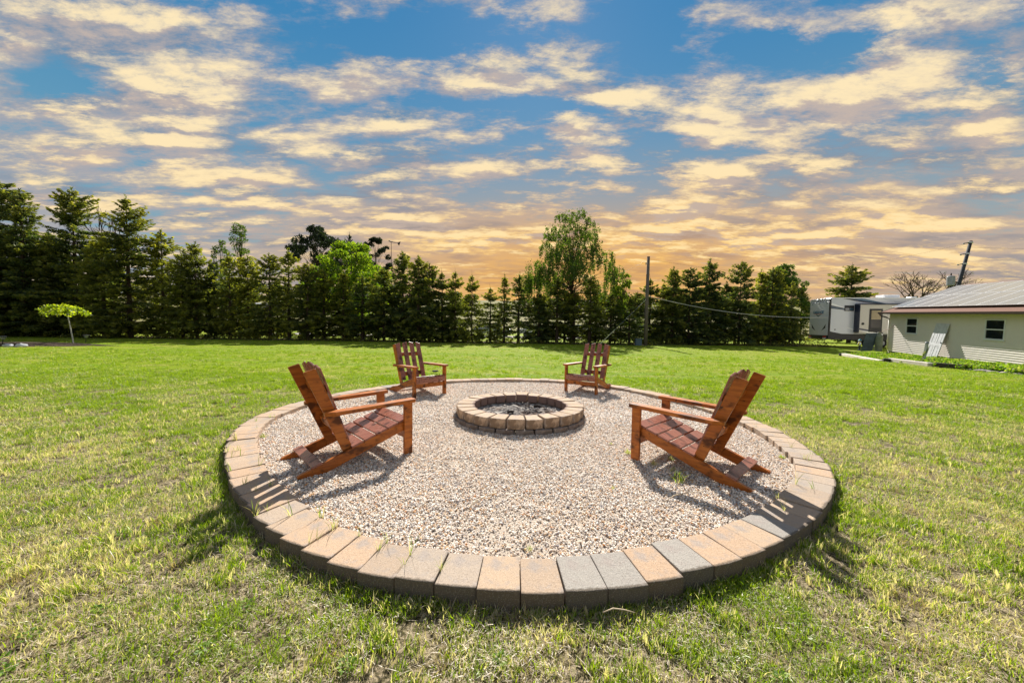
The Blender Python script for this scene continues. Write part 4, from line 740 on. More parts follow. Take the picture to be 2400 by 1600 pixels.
# ------------------------------------------------------------------ house
HM = Matrix(((-.2777831, .96054219, -.01397356, 24.6996), (-.96006743, -.27809087, -.03059413, 24.0274), (-.03327287, .00491702, .99943421, 0), (0, 0, 0, 1)))
def house():
    root = empty('house', mw=HM); tag(root, 'single storey house with beige vinyl siding, brown roof and solar panels', 'house')
    side = plain('beige_vinyl_siding', (.82, .755, .68), .5, .35, .03, 3.); brown = plain('brown_gutter', (.060, .040, .032), .45, .4, .1); soff = plain('tan_soffit', (.42, .36, .24), .7, .2, .05)
    m, nt, b = mat('brown_shingles', .9, .2); q = tex_noise(nt, 60., 4, .7); nt.links.new(ramp(nt, q, [(.3, (.13, .070, .050)), (.7, (.24, .13, .095))]), b.inputs['Base Color']); bump(nt, b, q, .6, .01)
    # lap siding: each course leans out at its foot and shades the one below
    def laps(b, t0, t1, z0, z1, y):
        h = .108; z = z0
        while z < z1-.001:
            ze = min(z+h, z1); b.add([(t0, y-.032, z), (t1, y-.032, z), (t1, y-.004, ze), (t0, y-.004, ze), (t0, y-.004, z), (t1, y-.004, z)], [(0, 1, 2, 3), (0, 4, 5, 1)]); z += h
    T1 = 24.; wins = [(1.47, 2.36, 1.25, 2.20), (6.53, 7.50, 1.23, 2.20), (12.5, 13.5, 1.2, 2.2)]
    b = MB(); z0, z1 = .05, 2.47
    cuts = [.0]+[v for w in wins for v in w[:2]]+[T1]
    for i in range(0, len(cuts), 2): laps(b, cuts[i], cuts[i+1], z0, z1, 0)
    for w in wins: laps(b, w[0], w[1], z0, z0+.108*round((w[2]-z0)/.108), 0); laps(b, w[0], w[1], z0+.108*round((w[3]-z0)/.108), z1, 0)
    o = b.build('siding', side, root); o['kind'] = 'stuff'
    MB().box(-.002, .06, -.040, .0, .03, 2.47).build('corner_trim', side, root, .004)
    # walls behind the siding with window openings left open, gable wall
    w = MB()
    segs = [0.]+[v for q in wins for v in q[:2]]+[T1]
    for i in range(0, len(segs), 2): w.box(segs[i], segs[i+1], 0, .12, -.6, 2.5)
    for q in wins: w.box(q[0], q[1], .001, .119, -.6, q[2]); w.box(q[0], q[1], .001, .119, q[3], 2.5)
    w.poly([(.121, -.6), (.121, 2.5), (3.84, 4.03), (7.56, 2.5), (7.56, -.6)], 'x', 0, .10); w.box(0, T1, 7.561, 7.68, -.6, 2.5)
    w.build('wall', side, root); MB().box(.101, T1, -.012, -.001, -.5, .049).build('foundation', plain('grey_block_foundation', (.20, .19, .18), .9), root)
    MB().box(.12, T1-.2, 1.4, 1.45, .1, 2.45).build('inner_wall', plain('dim_room_wall', (.08, .075, .07), .9), root)
    # roof
    sl = math.atan2(1.71, 4.16); cs, sn = math.cos(sl), math.sin(sl); e = (-.32, 2.46); rd = (3.84, 4.17)
    def slab(y0, z0_, y1, z1_, t): return [(y0, z0_), (y1, z1_), (y1, z1_+t), (y0, z0_+t)]
    MB().poly(slab(e[0], e[1], rd[0], rd[1], .09), 'x', -.40, T1).build('roof', m, root); MB().poly(slab(8.0, 2.46, rd[0]+.001, rd[1], .09), 'x', -.40, T1).build('roof', m, root)
    MB().poly([(3.62, 4.145), (3.84, 4.232), (4.06, 4.145), (4.06, 4.185), (3.84, 4.29), (3.62, 4.185)], 'x', -.41, T1+.01).build('ridge_cap', m, root)
    MB().box(-.38, T1, -.335, -.002, 2.44, 2.458).build('soffit', soff, root)
    MB().poly([(-.46, 2.44), (-.335, 2.44), (-.335, 2.56), (-.35, 2.56), (-.35, 2.455), (-.44, 2.455), (-.455, 2.56), (-.47, 2.56)], 'x', -.42, T1).build('gutter', brown, root)
    MB().poly([(-.34, 2.40), (-.34, 2.565), (3.84, 4.275), (3.84, 4.12)], 'x', -.425, -.402).build('rake_board', brown, root)
    MB().tube([(-.30, -.40, 2.45), (-.30, -.38, 2.34), (-.05, -.14, 2.20), (.03, -.07, 2.12)], .042, 8).build('downspout', brown, root, smooth=True)
    MB().tube([(.03, -.07, 2.12), (.03, -.07, .12)], .040, 8).build('downspout', side, root, smooth=True)
    # solar panels, each its own piece
    m, nt, b = mat('solar_glass', .12, 1.); b.inputs['Base Color'].default_value = (.17, .19, .21, 1); b.inputs['Coat Weight'].default_value = .8; b.inputs['Coat Roughness'].default_value = .12
    fr = plain('panel_frame', (.52, .51, .49), .5, .5, .05, metal=.4)
    def P(t, s, up): return (t, e[0]+cs*s-sn*up, e[1]+sn*s+cs*up+.09)
    def pane(t0, t1, s0, s1, u0, u1, name, mm, par):
        b = MB(); b.hexa([P(t0, s0, u0), P(t1, s0, u0), P(t1, s1, u0), P(t0, s1, u0), P(t0, s0, u1), P(t1, s0, u1), P(t1, s1, u1), P(t0, s1, u1)]); return b.build(name, mm, par)
    for r_, (s0, s1) in enumerate(((.54, 2.34), (2.38, 4.05))):
        for k in range(20):
            t0 = -.22+k*.985
            o = pane(t0, t0+.965, s0, s1, .10, .135, 'solar_panel', m, root)
            b = MB(); w_ = .032
            for a0, a1, b0, b1 in ((t0, t0+.965, s0, s0+w_), (t0, t0+.965, s1-w_, s1), (t0, t0+w_, s0+w_, s1-w_), (t0+.965-w_, t0+.965, s0+w_, s1-w_)):
                b.hexa([P(a0, b0, .134), P(a1, b0, .134), P(a1, b1, .134), P(a0, b1, .134), P(a0, b0, .140), P(a1, b0, .140), P(a1, b1, .140), P(a0, b1, .140)])
            b.build('frame', fr, o)
    for s in (.9, 1.95, 2.75, 3.7): pane(-.25, 19.5, s, s+.04, .0, .10, 'mounting_rail', M['dark'], root)
    # windows
    gl, nt, b = mat('window_glass', .05, .8); b.inputs['Base Color'].default_value = (.02, .026, .032, 1); b.inputs['Alpha'].default_value = .78
    cur = plain('grey_curtain', (.16, .17, .19), .9)
    for k, (a, c, z0, z1) in enumerate(wins):
        f = MB(); t = .055
        for bx in ((a, c, -.055, .02, z0, z0+t), (a, c, -.055, .02, z1-t, z1), (a, a+t, -.054, .02, z0+t, z1-t), (c-t, c, -.054, .02, z0+t, z1-t)): f.box(*bx)
        wn = f.build('window', M['white'], root, .003); zm = (z0+z1)/2
        MB().box(a+t, c-t, -.042, .0, zm-.028, zm+.028).build('meeting_rail', M['white'], wn, .003); MB().box(a-.03, c+.03, -.065, -.02, z0-.035, z0-.001).build('sill', M['white'], wn, .003)
        MB().box(a+t, c-t, -.020, -.014, z0+t, zm-.028).build('pane', gl, wn); MB().box(a+t, c-t, -.032, -.026, zm+.028, z1-t).build('pane', gl, wn)
        MB().box(a+t, a+t+(c-a)*.22, .05, .06, z0+t, z1-t).build('curtain', cur, wn)
    # door leaning against the wall
    d = empty('panel_door'); d.matrix_world = HM @ Matrix.Translation((3.62, -.98, -.12)); paint = plain('weathered_white_door_paint', (.62, .62, .64), .7, .3, .2, 6.)
    tag(d, 'weathered white six panel door leaning against the siding', 'door')
    tl = math.radians(11.5); rx = Matrix.Rotation(-tl, 4, 'X') @ Matrix.Rotation(math.radians(2.5), 4, 'Y')
    d.matrix_world = HM @ Matrix.Translation((3.66, -.46, -.08)) @ rx
    cells = [(.12, .37, 1.72, 1.93), (.47, .72, 1.72, 1.93), (.12, .37, .98, 1.62), (.47, .72, .98, 1.62), (.12, .37, .22, .82), (.47, .72, .22, .82)]
    b = MB(); xs = [0, .12, .37, .47, .72, .84]; zs = [0, .22, .82, .98, 1.62, 1.72, 1.93, 2.06]
    for i in range(5):
        for j in range(7):
            inn = i in (1, 3) and j in (1, 3, 5)
            if not inn: b.box(xs[i], xs[i+1], -.018, .018, zs[j], zs[j+1])
    b.build('door_frame', paint, d)
    for c_ in cells: MB().box(c_[0]-.001, c_[1]+.001, -.007, .007, c_[2]-.001, c_[3]+.001).build('door_panel', paint, d); MB().box(c_[0]+.035, c_[1]-.035, -.014, -.0075, c_[2]+.04, c_[3]-.04).build('raised_field', paint, d.children[-1])
    MB().tube([(.775, -.02, 1.02), (.775, -.05, 1.02)], [.030, .026], 10).build('door_knob', M['dark'], d)
house()

def clutter():
    blue = plain('blue_grey_painted_sheet', (.10, .135, .19), .7, .3, .35, 3.)
    o = MB().box(0, .95, -.009, .009, 0, 1.22).build('sheet_board', blue, None); o.matrix_world = HM @ Matrix.Translation((-.02, -.84, .0)) @ Matrix.Rotation(R(-62), 4, 'Z') @ Matrix.Rotation(R(-12), 4, 'X'); tag(o, 'dull blue sheet of board propped left of the gas cylinder', 'board')
    cylm = plain('faded_green_cylinder_paint', (.27, .29, .22), .6, .3, .3, 5.)
    root = empty('gas_cylinder'); root.matrix_world = HM @ Matrix.Translation((.18, -.62, .0)); tag(root, 'tall faded green gas cylinder at the house corner', 'gas cylinder')
    MB().lathe((0, 0, 0), [(.17, 0), (.19, .04), (.19, .93), (.175, 1.02), (.12, 1.09), (.05, 1.12)], 18).build('tank', cylm, root, smooth=True)
    MB().lathe((0, 0, 1.10), [(.10, 0), (.10, .13), (.09, .14)], 14).build('valve_collar', cylm, root); MB().tube([(0, 0, 1.12), (0, 0, 1.26)], .025, 8).build('valve', plain('brass', (.45, .32, .12), .4, .5, metal=.8), root)
    MB().tube([(0, 0, 1.2), (.12, .10, 1.34), (.30, .35, 1.5), (.42, .55, 1.78)], .012, 6).build('hose', plain('pink_hose', (.50, .30, .24), .6), root)
    # little garden figurine
    g = empty('garden_figurine'); g.matrix_world = HM @ Matrix.Translation((-.42, -1.32, .0)); tag(g, 'small garden figurine with teal hat and yellow shirt by the sheet board', 'figurine')
    skin = plain('figurine_skin', (.55, .36, .26), .6); teal = plain('teal_paint', (.05, .24, .27), .5); yel = plain('yellow_paint', (.60, .50, .06), .5); wh = plain('figurine_white', (.65, .68, .70), .5); dk = plain('figurine_trousers', (.03, .035, .06), .6)
    MB().lathe((0, 0, 0), [(.10, 0), (.10, .03), (.03, .05)], 12).build('base', dk, g)
    for s in (-1, 1): MB().tube([(s*.035, 0, .03), (s*.038, 0, .17), (s*.045, 0, .32)], [.026, .034, .045], 8).build('leg', dk, g, smooth=True)
    MB().lathe((0, 0, .30), [(.075, 0), (.095, .10), (.085, .20), (.035, .24)], 12).build('torso', yel, g, smooth=True)
    for s in (-1, 1): MB().tube([(s*.085, 0, .51), (s*.13, -.03, .42), (s*.12, -.08, .34)], [.032, .028, .022], 8).build('arm', wh, g, smooth=True)
    MB().lathe((0, 0, .53), [(.03, 0), (.062, .05), (.066, .10), (.04, .15), (.01, .165)], 12).build('head', skin, g, smooth=True)
    MB().lathe((0, 0, .64), [(.115, 0), (.11, .012), (.068, .02), (.06, .09), (.02, .115)], 14).build('hat', teal, g, smooth=True)
    # weathered stub post with creeper
    p = empty('stub_post', (20.35, 18.05, -.12)); tag(p, 'leaning whitish stub post with a grey cap, wrapped in creeper', 'post'); p.rotation_euler = (0, R(7), 0)
    MB().box(-.045, .045, -.045, .045, -.1, .88).build('shaft', plain('weathered_white_wood', (.50, .50, .46), .85, .2, .35, 9.), p, .006); MB().lathe((0, 0, .88), [(.075, 0), (.08, .03), (.05, .09)], 10).build('cap', M['steel'], p)
    g_ = np.random.default_rng(3); n = 160; z = g_.uniform(0, .8, n); a = z*9+g_.normal(0, .5, n); C = np.stack([.07*np.cos(a), .07*np.sin(a), z], 1); dd = unit(g_.normal(size=(n, 3))); v, f = quads(C, dd*.028, unit(np.cross(dd, g_.normal(size=(n, 3))))*.018)
    link('creeper', mesh_arrays('creeper', v, f, np.repeat(g_.uniform(0, 1, n), 4)), M['bed'], p)
    # landscape timbers edging the bed
    tim = plain('sunbleached_timber', (.58, .52, .47), .85, .2, .2, 4., bmp=.3); dkt = plain('dark_wet_timber', (.05, .045, .04), .85, .2, .3, 6.)
    pts = [((18.95, 20.9), (16.75, 16.55), tim, 'bleached landscape timber, the far one edging the house bed'), ((16.95, 16.35), (16.35, 14.25), tim, 'bleached landscape timber, the near one edging the house bed'), ((16.42, 14.15), (16.62, 13.35), dkt, 'short black timber continuing the bleached edging')]
    for (a, b_, m, lb) in pts:
        L = math.dist(a, b_); o = MB().box(0, L, -.09, .09, 0, .17).build('landscape_timber', m, None, .02, seg=2); o.location = (a[0], a[1], float(ground_z(*a))+.01); o.rotation_euler = (0, 0, math.atan2(b_[1]-a[1], b_[0]-a[0])); tag(o, lb, 'timber', 'timbers edging the house bed')
    for k, (x, y, lb) in enumerate(((18.98, 21.05, 'dark block capping the far end of the timber edging'), (16.80, 16.38, 'dark block where the two bleached timbers meet'))):
        o = MB().box(-.17, .17, -.11, .11, 0, .17).build('corner_block', dkt, None, .012); o.location = (x, y, float(ground_z(x, y))-.02); o.rotation_euler = (0, 0, .9); tag(o, lb, 'block', 'blocks on the timber edging')
    rock = plain('bed_stone', (.36, .32, .30), .9, .2, .3, 6., bmp=.4)
    for k in range(9):
        x = 16.55+.05*k+random.uniform(-.1, .1); y = 13.2-.30*k; me = ico(80+k, 2, .14, .5); o = link('edging_stone', me, rock); o.location = (x, y, float(ground_z(x, y))+.02); s = random.uniform(.07, .14); o.scale = (s*1.5, s, s); o.rotation_euler = (0, 0, random.uniform(0, 3)); tag(o, 'loose grey stone edging the weedy house bed, %s counting towards us' % ORD[k], 'stone', 'loose stones edging the house bed')
    # weeds in the bed
    g = np.random.default_rng(9); cl = []
    for k in range(4):
        n = 90; a = g.uniform(0, 6.28, n); q = .13*np.sqrt(g.uniform(0, 1, n)); C = np.stack([q*np.cos(a), q*np.sin(a), g.uniform(.01, .17, n)*(1-q*3)], 1); dd = unit(g.normal(size=(n, 3))+np.array([0, 0, .3])); v, f = quads(C, dd*.030, unit(np.cross(dd, g.normal(size=(n, 3))))*.019); cl.append((mesh_arrays('weed_source', v, f, np.repeat(g.uniform(0, 1, n), 4)), M['bed']))
    P, S = [], []
    for _ in range(9000):
        y = g.uniform(9.5, 22.8); xe = np.interp(y, [9.5, 11., 12.6, 14.2, 16.4, 20.9, 22.8], [17.6, 17.1, 16.7, 16.45, 16.95, 19.1, 20.6]); xw = 24.7-(24.03-y)*.289-.12
        x = g.uniform(xe, xw)
        if g.uniform() > .75 and y > 15: continue
        if vnoise(x, y, .7, 41) < .28: continue
        P.append((x, y, float(ground_z(x, y))-.01)); S.append(g.uniform(.7, 1.5)*(.8 if y > 15 else 1.15))
    P = np.array(P); n = len(P); scatter('bed_weeds', P, np.stack([g.uniform(-.2, .2, n), g.uniform(-.2, .2, n), g.uniform(0, 6.28, n)], 1), S, g.integers(0, 4, n), cl, 'bright green weeds and dead leaves in the bed along the house')
clutter()

# ------------------------------------------------------------------ travel trailer
def trailer():
    root = empty('travel_trailer', (25.39, 29.43, 0), R(-10)); tag(root, 'white and silver travel trailer with black stripes parked behind the house', 'travel trailer')
    sil = plain('silver_gelcoat', (.62, .64, .69), .3, .5, .03, 2.); wh = plain('white_gelcoat', (.85, .85, .86), .3, .5, .03, 2.); bk = M['dark']; tan = plain('cream_slide_wall', (.55, .52, .47), .45, .4, .04); navy = plain('navy_graphic', (.015, .022, .05), .3, .5); blu = plain('steel_blue_graphic', (.10, .18, .26), .3, .5)
    L, Wd, z0, z1 = 11.2, 2.45, .62, 3.86
    MB().poly([(.06, 1.0), (L, 1.0), (L, z1), (.14, z1), (.05, z1-.12)], 'y', .001, Wd-.001).build('side_wall', sil, root)
    MB().poly([(0, z1-.02), (.08, z1+.06), (L, z1+.06), (L, z1-.001), (.16, z1+.001)], 'y', -.02, Wd+.02).build('roof', wh, root)
    # ramp door at the rear with seam, marker lamps and corner trim
    MB().box(-.03, .059, .06, Wd-.06, .90, 3.62).build('ramp_door', wh, root, .012); MB().poly([(.02, 3.66), (.055, 3.66), (.135, 3.90), (.10, 3.90)], 'y', .05, Wd-.05).build('rear_cap', wh, root)
    MB().box(.0, .054, .05, Wd-.05, 3.625, 3.655).build('seam', bk, root)
    MB().box(-.02, .10, -.025, .055, .60, 3.84).build('corner_trim', bk, root, .01); MB().box(-.02, .10, Wd-.055, Wd+.02, .60, 3.84).build('corner_trim', wh, root, .01)
    for y in (.95, 1.22, 1.50): MB().box(.03, .045, y-.04, y+.04, 3.74, 3.79).build('marker_lamp', bk, root)
    for y in (.30, 1.2, 2.1): MB().box(-.05, -.03, y-.045, y+.045, 3.46, 3.52).build('marker_lamp', bk, root)
    MB().box(-.10, .06, .05, Wd-.05, .60, .86).build('bumper', M['dark'], root, .01)
    red = plain('red_tail_lens', (.60, .02, .015), .3, .5)
    for y in (.30, Wd-.30): MB().box(-.125, -.10, y-.18, y+.18, .72, .84).build('tail_light', red, root, .008); MB().box(-.125, -.10, y-.18, y+.18, .60, .715).build('reverse_light', M['white'], root, .006)
    for s, y in ((1, .42), (-1, Wd-.42)):
        b = MB(); b.add([(-.034, y-s*.10, 1.82), (-.034, y-s*.06, 1.50), (-.034, y+s*.42, 1.26), (-.032, y-s*.10, 1.82), (-.032, y-s*.06, 1.50), (-.032, y+s*.42, 1.26)], [(0, 1, 2), (5, 4, 3), (0, 3, 4, 1), (1, 4, 5, 2), (2, 5, 3, 0)]); b.build('graphic', bk, root)
    # lettering and chevron badge
    tx = bpy.data.curves.new('lettering', 'FONT'); tx.body = 'FARRAGE'; tx.size = .34; tx.extrude = .004; tx.align_x = 'CENTER'; tx.offset = .006; tx.space_character = .9
    o = bpy.data.objects.new('lettering', tx); col.objects.link(o); o.parent = root; tx.materials.append(plain('blue_lettering', (.06, .20, .34), .4)); ML = Matrix.Translation((-.036, 1.30, 2.68)) @ Matrix(((0, 0, -1, 0), (-1, 0, 0, 0), (0, 1, 0, 0), (0, 0, 0, 1))); o.parent = None; me = bpy.data.meshes.new_from_object(o); bpy.data.objects.remove(o); o = link('lettering', me, None, root); o.matrix_local = ML
    b = MB(); b.poly([(1.62, 2.60), (1.30, 2.42), (.98, 2.60), (1.04, 2.60), (1.30, 2.50), (1.56, 2.60)], 'x', -.036, -.032); b.build('chevron', navy, root); MB().box(-.036, -.032, .80, 1.80, 2.625, 2.655).build('underline', red, root)
    # lower skirt
    MB().poly([(.0, .58), (L, .58), (L, .999), (.9, 1.05), (.0, 1.25)], 'y', -.004, .0).build('skirt', bk, root); MB().box(.10, L, .001, Wd, .58, .999).build('underbody', bk, root)
    # stripes on the side (thin vinyl, real thickness)
    def strip(pts, m, y=-.006, n='graphic'): MB().poly(pts, 'y', y, -.0005).build(n, m, root)
    strip([(.10, 3.50), (1.05, 3.12), (1.05, 3.08), (.10, 3.30)], wh); strip([(.10, 3.30), (1.05, 3.08), (1.05, 3.03), (.10, 3.20)], navy); strip([(.10, 3.20), (1.05, 3.03), (1.05, 2.99), (.10, 3.13)], blu); strip([(.10, 3.13), (1.05, 2.99), (1.05, 2.94), (.10, 3.05)], navy)
    strip([(.9, 3.84), (1.35, 3.84), (2.9, 3.56), (3.9, 3.42), (3.5, 3.42), (2.3, 3.56)], navy, -.006); strip([(1.36, 3.84), (2.3, 3.84), (3.3, 3.60), (3.95, 3.44), (3.91, 3.42), (2.91, 3.562)], blu)
    strip([(2.31, 3.84), (3.4, 3.84), (4.6, 3.50), (3.96, 3.445), (3.31, 3.602)], wh)
    strip([(1.25, 1.56), (1.8, 1.46), (1.8, 1.30), (1.25, 1.54)], wh)
    w = MB().box(1.03, 1.70, -.025, -.001, 2.86, 3.30).build('window', bk, root, .04, seg=3); gl, nt, b = mat('trailer_glass', .08, .8); b.inputs['Base Color'].default_value = (.05, .09, .13, 1)
    MB().box(1.09, 1.35, -.031, -.026, 2.92, 3.10).build('pane', gl, w); MB().box(1.38, 1.64, -.031, -.026, 2.92, 3.10).build('pane', gl, w)
    # slide-out with its entry door
    MB().box(1.78, 6.2, -.52, .0, 1.10, 3.34).build('slide_out', tan, root, .01); MB().box(1.74, 6.25, -.56, .0, 3.345, 3.42).build('slide_roof', navy, root); MB().box(1.735, 1.775, -.56, .0, 1.20, 3.34).build('slide_trim', navy, root)
    MB().poly([(1.78, 1.52), (3.4, 1.20), (3.4, 1.09), (1.78, 1.38)], 'y', -.527, -.521).build('graphic', navy, root); MB().poly([(1.80, 1.37), (3.4, 1.08), (3.4, .98), (2.8, 1.02)], 'y', -.527, -.521).build('graphic', wh, root)
    dr = MB().box(2.42, 3.30, -.548, -.5215, 1.22, 3.02).build('door', bk, root, .07, seg=3); MB().box(2.52, 3.20, -.556, -.549, 1.55, 2.92).build('door_screen', plain('dark_screen', (.014, .012, .014), .3, .5), dr, .03)
    for k in range(7): MB().box(2.54, 3.18, -.566, -.557, 2.20+.10*k, 2.285+.10*k).build('siding_reflection', plain('tan_siding_reflection', (.42, .34, .22), .6) if k == 0 else bpy.data.materials['tan_siding_reflection'], dr)  # tan slats imitate the house siding mirrored in the door glass
    MB().tube([(2.02, -.522, 1.86), (2.02, -.55, 1.86)], [.10, .09], 14).build('outlet_cover', bk, root); MB().tube([(.45, -.001, 1.38), (.45, -.02, 1.38)], [.05, .04], 10).build('filler_cap', bk, root)
    for x in (2.9, 3.85): 
        t = MB().tube([(x, .12, .36), (x, .36, .36)], [.36, .36], 20).build('wheel', plain('tyre_rubber', (.02, .02, .02), .9) if x < 3 else bpy.data.materials['tyre_rubber'], root, .03, smooth=False); MB().tube([(x, .10, .36), (x, .119, .36)], [.17, .19], 14).build('rim', M['steel'], t)
    MB().box(4.2, 5.3, .7, 1.6, z1+.06, z1+.34).build('air_conditioner', wh, root, .06, seg=2); MB().box(6.2, 6.6, .9, 1.4, z1+.06, z1+.2).build('roof_vent', wh, root, .03)
trailer()

# ------------------------------------------------------------------ poles, wires and small things
def pole_things():
    old = plain('weathered_grey_pole', (.16, .135, .12), .9, .15, .3, 5., bmp=.4)
    root = empty('utility_pole', (9.82, 26.9, 0)); tag(root, 'weathered wooden post rising in front of the spruces', 'utility pole')
    MB().tube([(0, 0, -.2), (.0, 0, 3.2), (.03, .02, 6.45)], [.135, .12, .10], 14).build('shaft', old, root, smooth=True); MB().lathe((.03, .02, 6.42), [(.105, 0), (.10, .06), (.04, .07)], 10).build('cap', M['dark'], root)
    MB().box(-.16, -.12, -.05, .05, 5.9, 6.05).build('bracket', M['steel'], root); MB().tube([(-.11, -.03, 0), (-.10, -.03, 3.0), (-.09, -.03, 5.2)], .022, 6).build('conduit', M['dark'], root)
    # utility cabinet
    cb = empty('utility_cabinet', (9.32, 27.0, 0)); tag(cb, 'small blue grey utility cabinet at the foot of the post', 'cabinet'); mm = plain('blue_grey_cabinet', (.10, .15, .19), .6)
    MB().box(-.22, .22, -.14, .14, 0, .46).build('housing', mm, cb, .01); MB().poly([(-.25, .462), (.25, .462), (.22, .51), (-.22, .51)], 'y', -.17, .17).build('lid', mm, cb)
    # leaning pole with transformer
    r2 = empty('utility_pole', (39.9, 34., 0)); tag(r2, 'leaning tarred pole with insulators and transformer behind the roof', 'utility pole')
    tar = plain('tarred_pole', (.045, .052, .060), .8, .2, .3, 4.); top = Vector((2.05, 0, 9.65)); ax = top.normalized()
    MB().tube([(0, 0, 0), tuple(top*.5), tuple(top)], [.17, .145, .115], 14).build('shaft', tar, r2, smooth=True)
    for k, q in enumerate((.985, .88, .785)):
        p = top*q; MB().tube([tuple(p+Vector((.15, 0, .02))), tuple(p+Vector((-.25, 0, .0))), tuple(p+Vector((-.60, 0, -.10)))], [.035, .035, .03], 6).build('insulator_arm', M['dark'], r2); MB().lathe(tuple(p+Vector((-.6, 0, -.16))), [(.05, 0), (.07, .05), (.05, .12)], 8).build('insulator', M['steel'], r2)
        MB().tube([tuple(p-ax*.05), tuple(p+ax*.03)], [.18, .18], 12).build('band', M['white'], r2)
    c = top*.60+Vector((-.78, 0, .2)); MB().lathe(tuple(c-Vector((0, 0, .42))), [(.24, 0), (.27, .04), (.27, .80), (.24, .86), (.08, .90)], 16).build('transformer', M['steel'], r2, smooth=False); MB().tube([tuple(c+Vector((0, 0, .45))), tuple(c+Vector((0, 0, .72)))], [.05, .04], 8).build('bushing', M['dark'], r2); MB().tube([tuple(c+Vector((.2, 0, 0))), tuple(top*.6)], .05, 6).build('bracket', M['dark'], r2); MB().tube([tuple(c+Vector((.1, 0, -.45))), tuple(c+Vector((.0, 0, -2.4)))], [.13, .15], 8).build('cable_box', M['dark'], r2)
    def wire(a, b, sag, r_, m, lb, cat='cable', n=14, name='overhead_cable'):
        a, b = Vector(a), Vector(b); pts = []
        for k in range(n+1): t = k/n; p = a.lerp(b, t); p.z -= sag*4*t*(1-t); pts.append(p)
        o = MB().tube(pts, r_, 5).build(name, m, None, smooth=True); tag(o, lb, cat)
    wc = plain('pale_cable', (.62, .60, .56), .6); bk = M['dark']
    wire((9.9, 26.85, 3.62), (25.30, 29.45, 2.35), .50, .022, wc, 'pale cable sagging from the post to the travel trailer')
    wire((9.85, 26.9, 6.3), (41.2, 34., 7.7), 1.2, .005, bk, 'thin black wire between the two poles')
    wire((9.8, 26.9, 6.25), (4.2, 33., 4.0), .25, .005, bk, 'thin black wire from the post into the birch')
    wire((41.3, 34., 9.1), (52., 24., 8.0), .5, .007, bk, 'thin black wire leaving the leaning pole to the right'); wire((41.6, 34., 9.4), (21., 60., 9.0), 1.5, .006, bk, 'thin black wire leaving the leaning pole to the left')
    # guy wire with pale guard, anchored in the lawn
    g = empty('guy_wire', (6.2, 26.2, 0)); tag(g, 'slanting guy wire of the post with a pale yellow guard', 'guy wire'); d = Vector((3.55, .6, 3.4))
    MB().tube([(0, 0, 0), tuple(d*.33)], [.028, .028], 8).build('guard', plain('pale_yellow_guard', (.62, .62, .40), .5), g); MB().tube([tuple(d*.33), tuple(d)], .008, 5).build('strand', M['steel'], g)
    # arrow shaped vane on its mast
    v = empty('wind_vane', (-15.5, 47., 0)); tag(v, 'arrow shaped wind vane on a thin mast above the maple', 'wind vane'); mm = plain('dark_vane_paint', (.05, .04, .045), .6)
    MB().tube([(0, 0, 0), (0, 0, 11.65)], [.07, .03], 8).build('mast', mm, v); MB().tube([(-.30, 0, 11.82), (0, 0, 11.70), (1.0, 0, 11.5)], [.09, .06, .022], 8).build('boom', mm, v); MB().poly([(.75, 11.55), (1.0, 11.20), (1.18, 11.75)], 'y', -.02, .02).build('tail_fin', M['dark'], v)
    # pale long shed roof glimpsed on the rise
    s = empty('shed', (-70., 102., float(ground_z(-70, 102)))); tag(s, 'long low shed with a white roof on the rise behind the trees', 'shed'); MB().box(-2.6, 2.6, -1.5, 1.5, 0, 2.0).build('wall', plain('grey_shed_wall', (.25, .23, .21), .8), s); MB().poly([(-1.8, 2.0), (0, 2.7), (1.8, 2.0)], 'x', -2.9, 2.9).build('roof', M['white'], s)
pole_things()

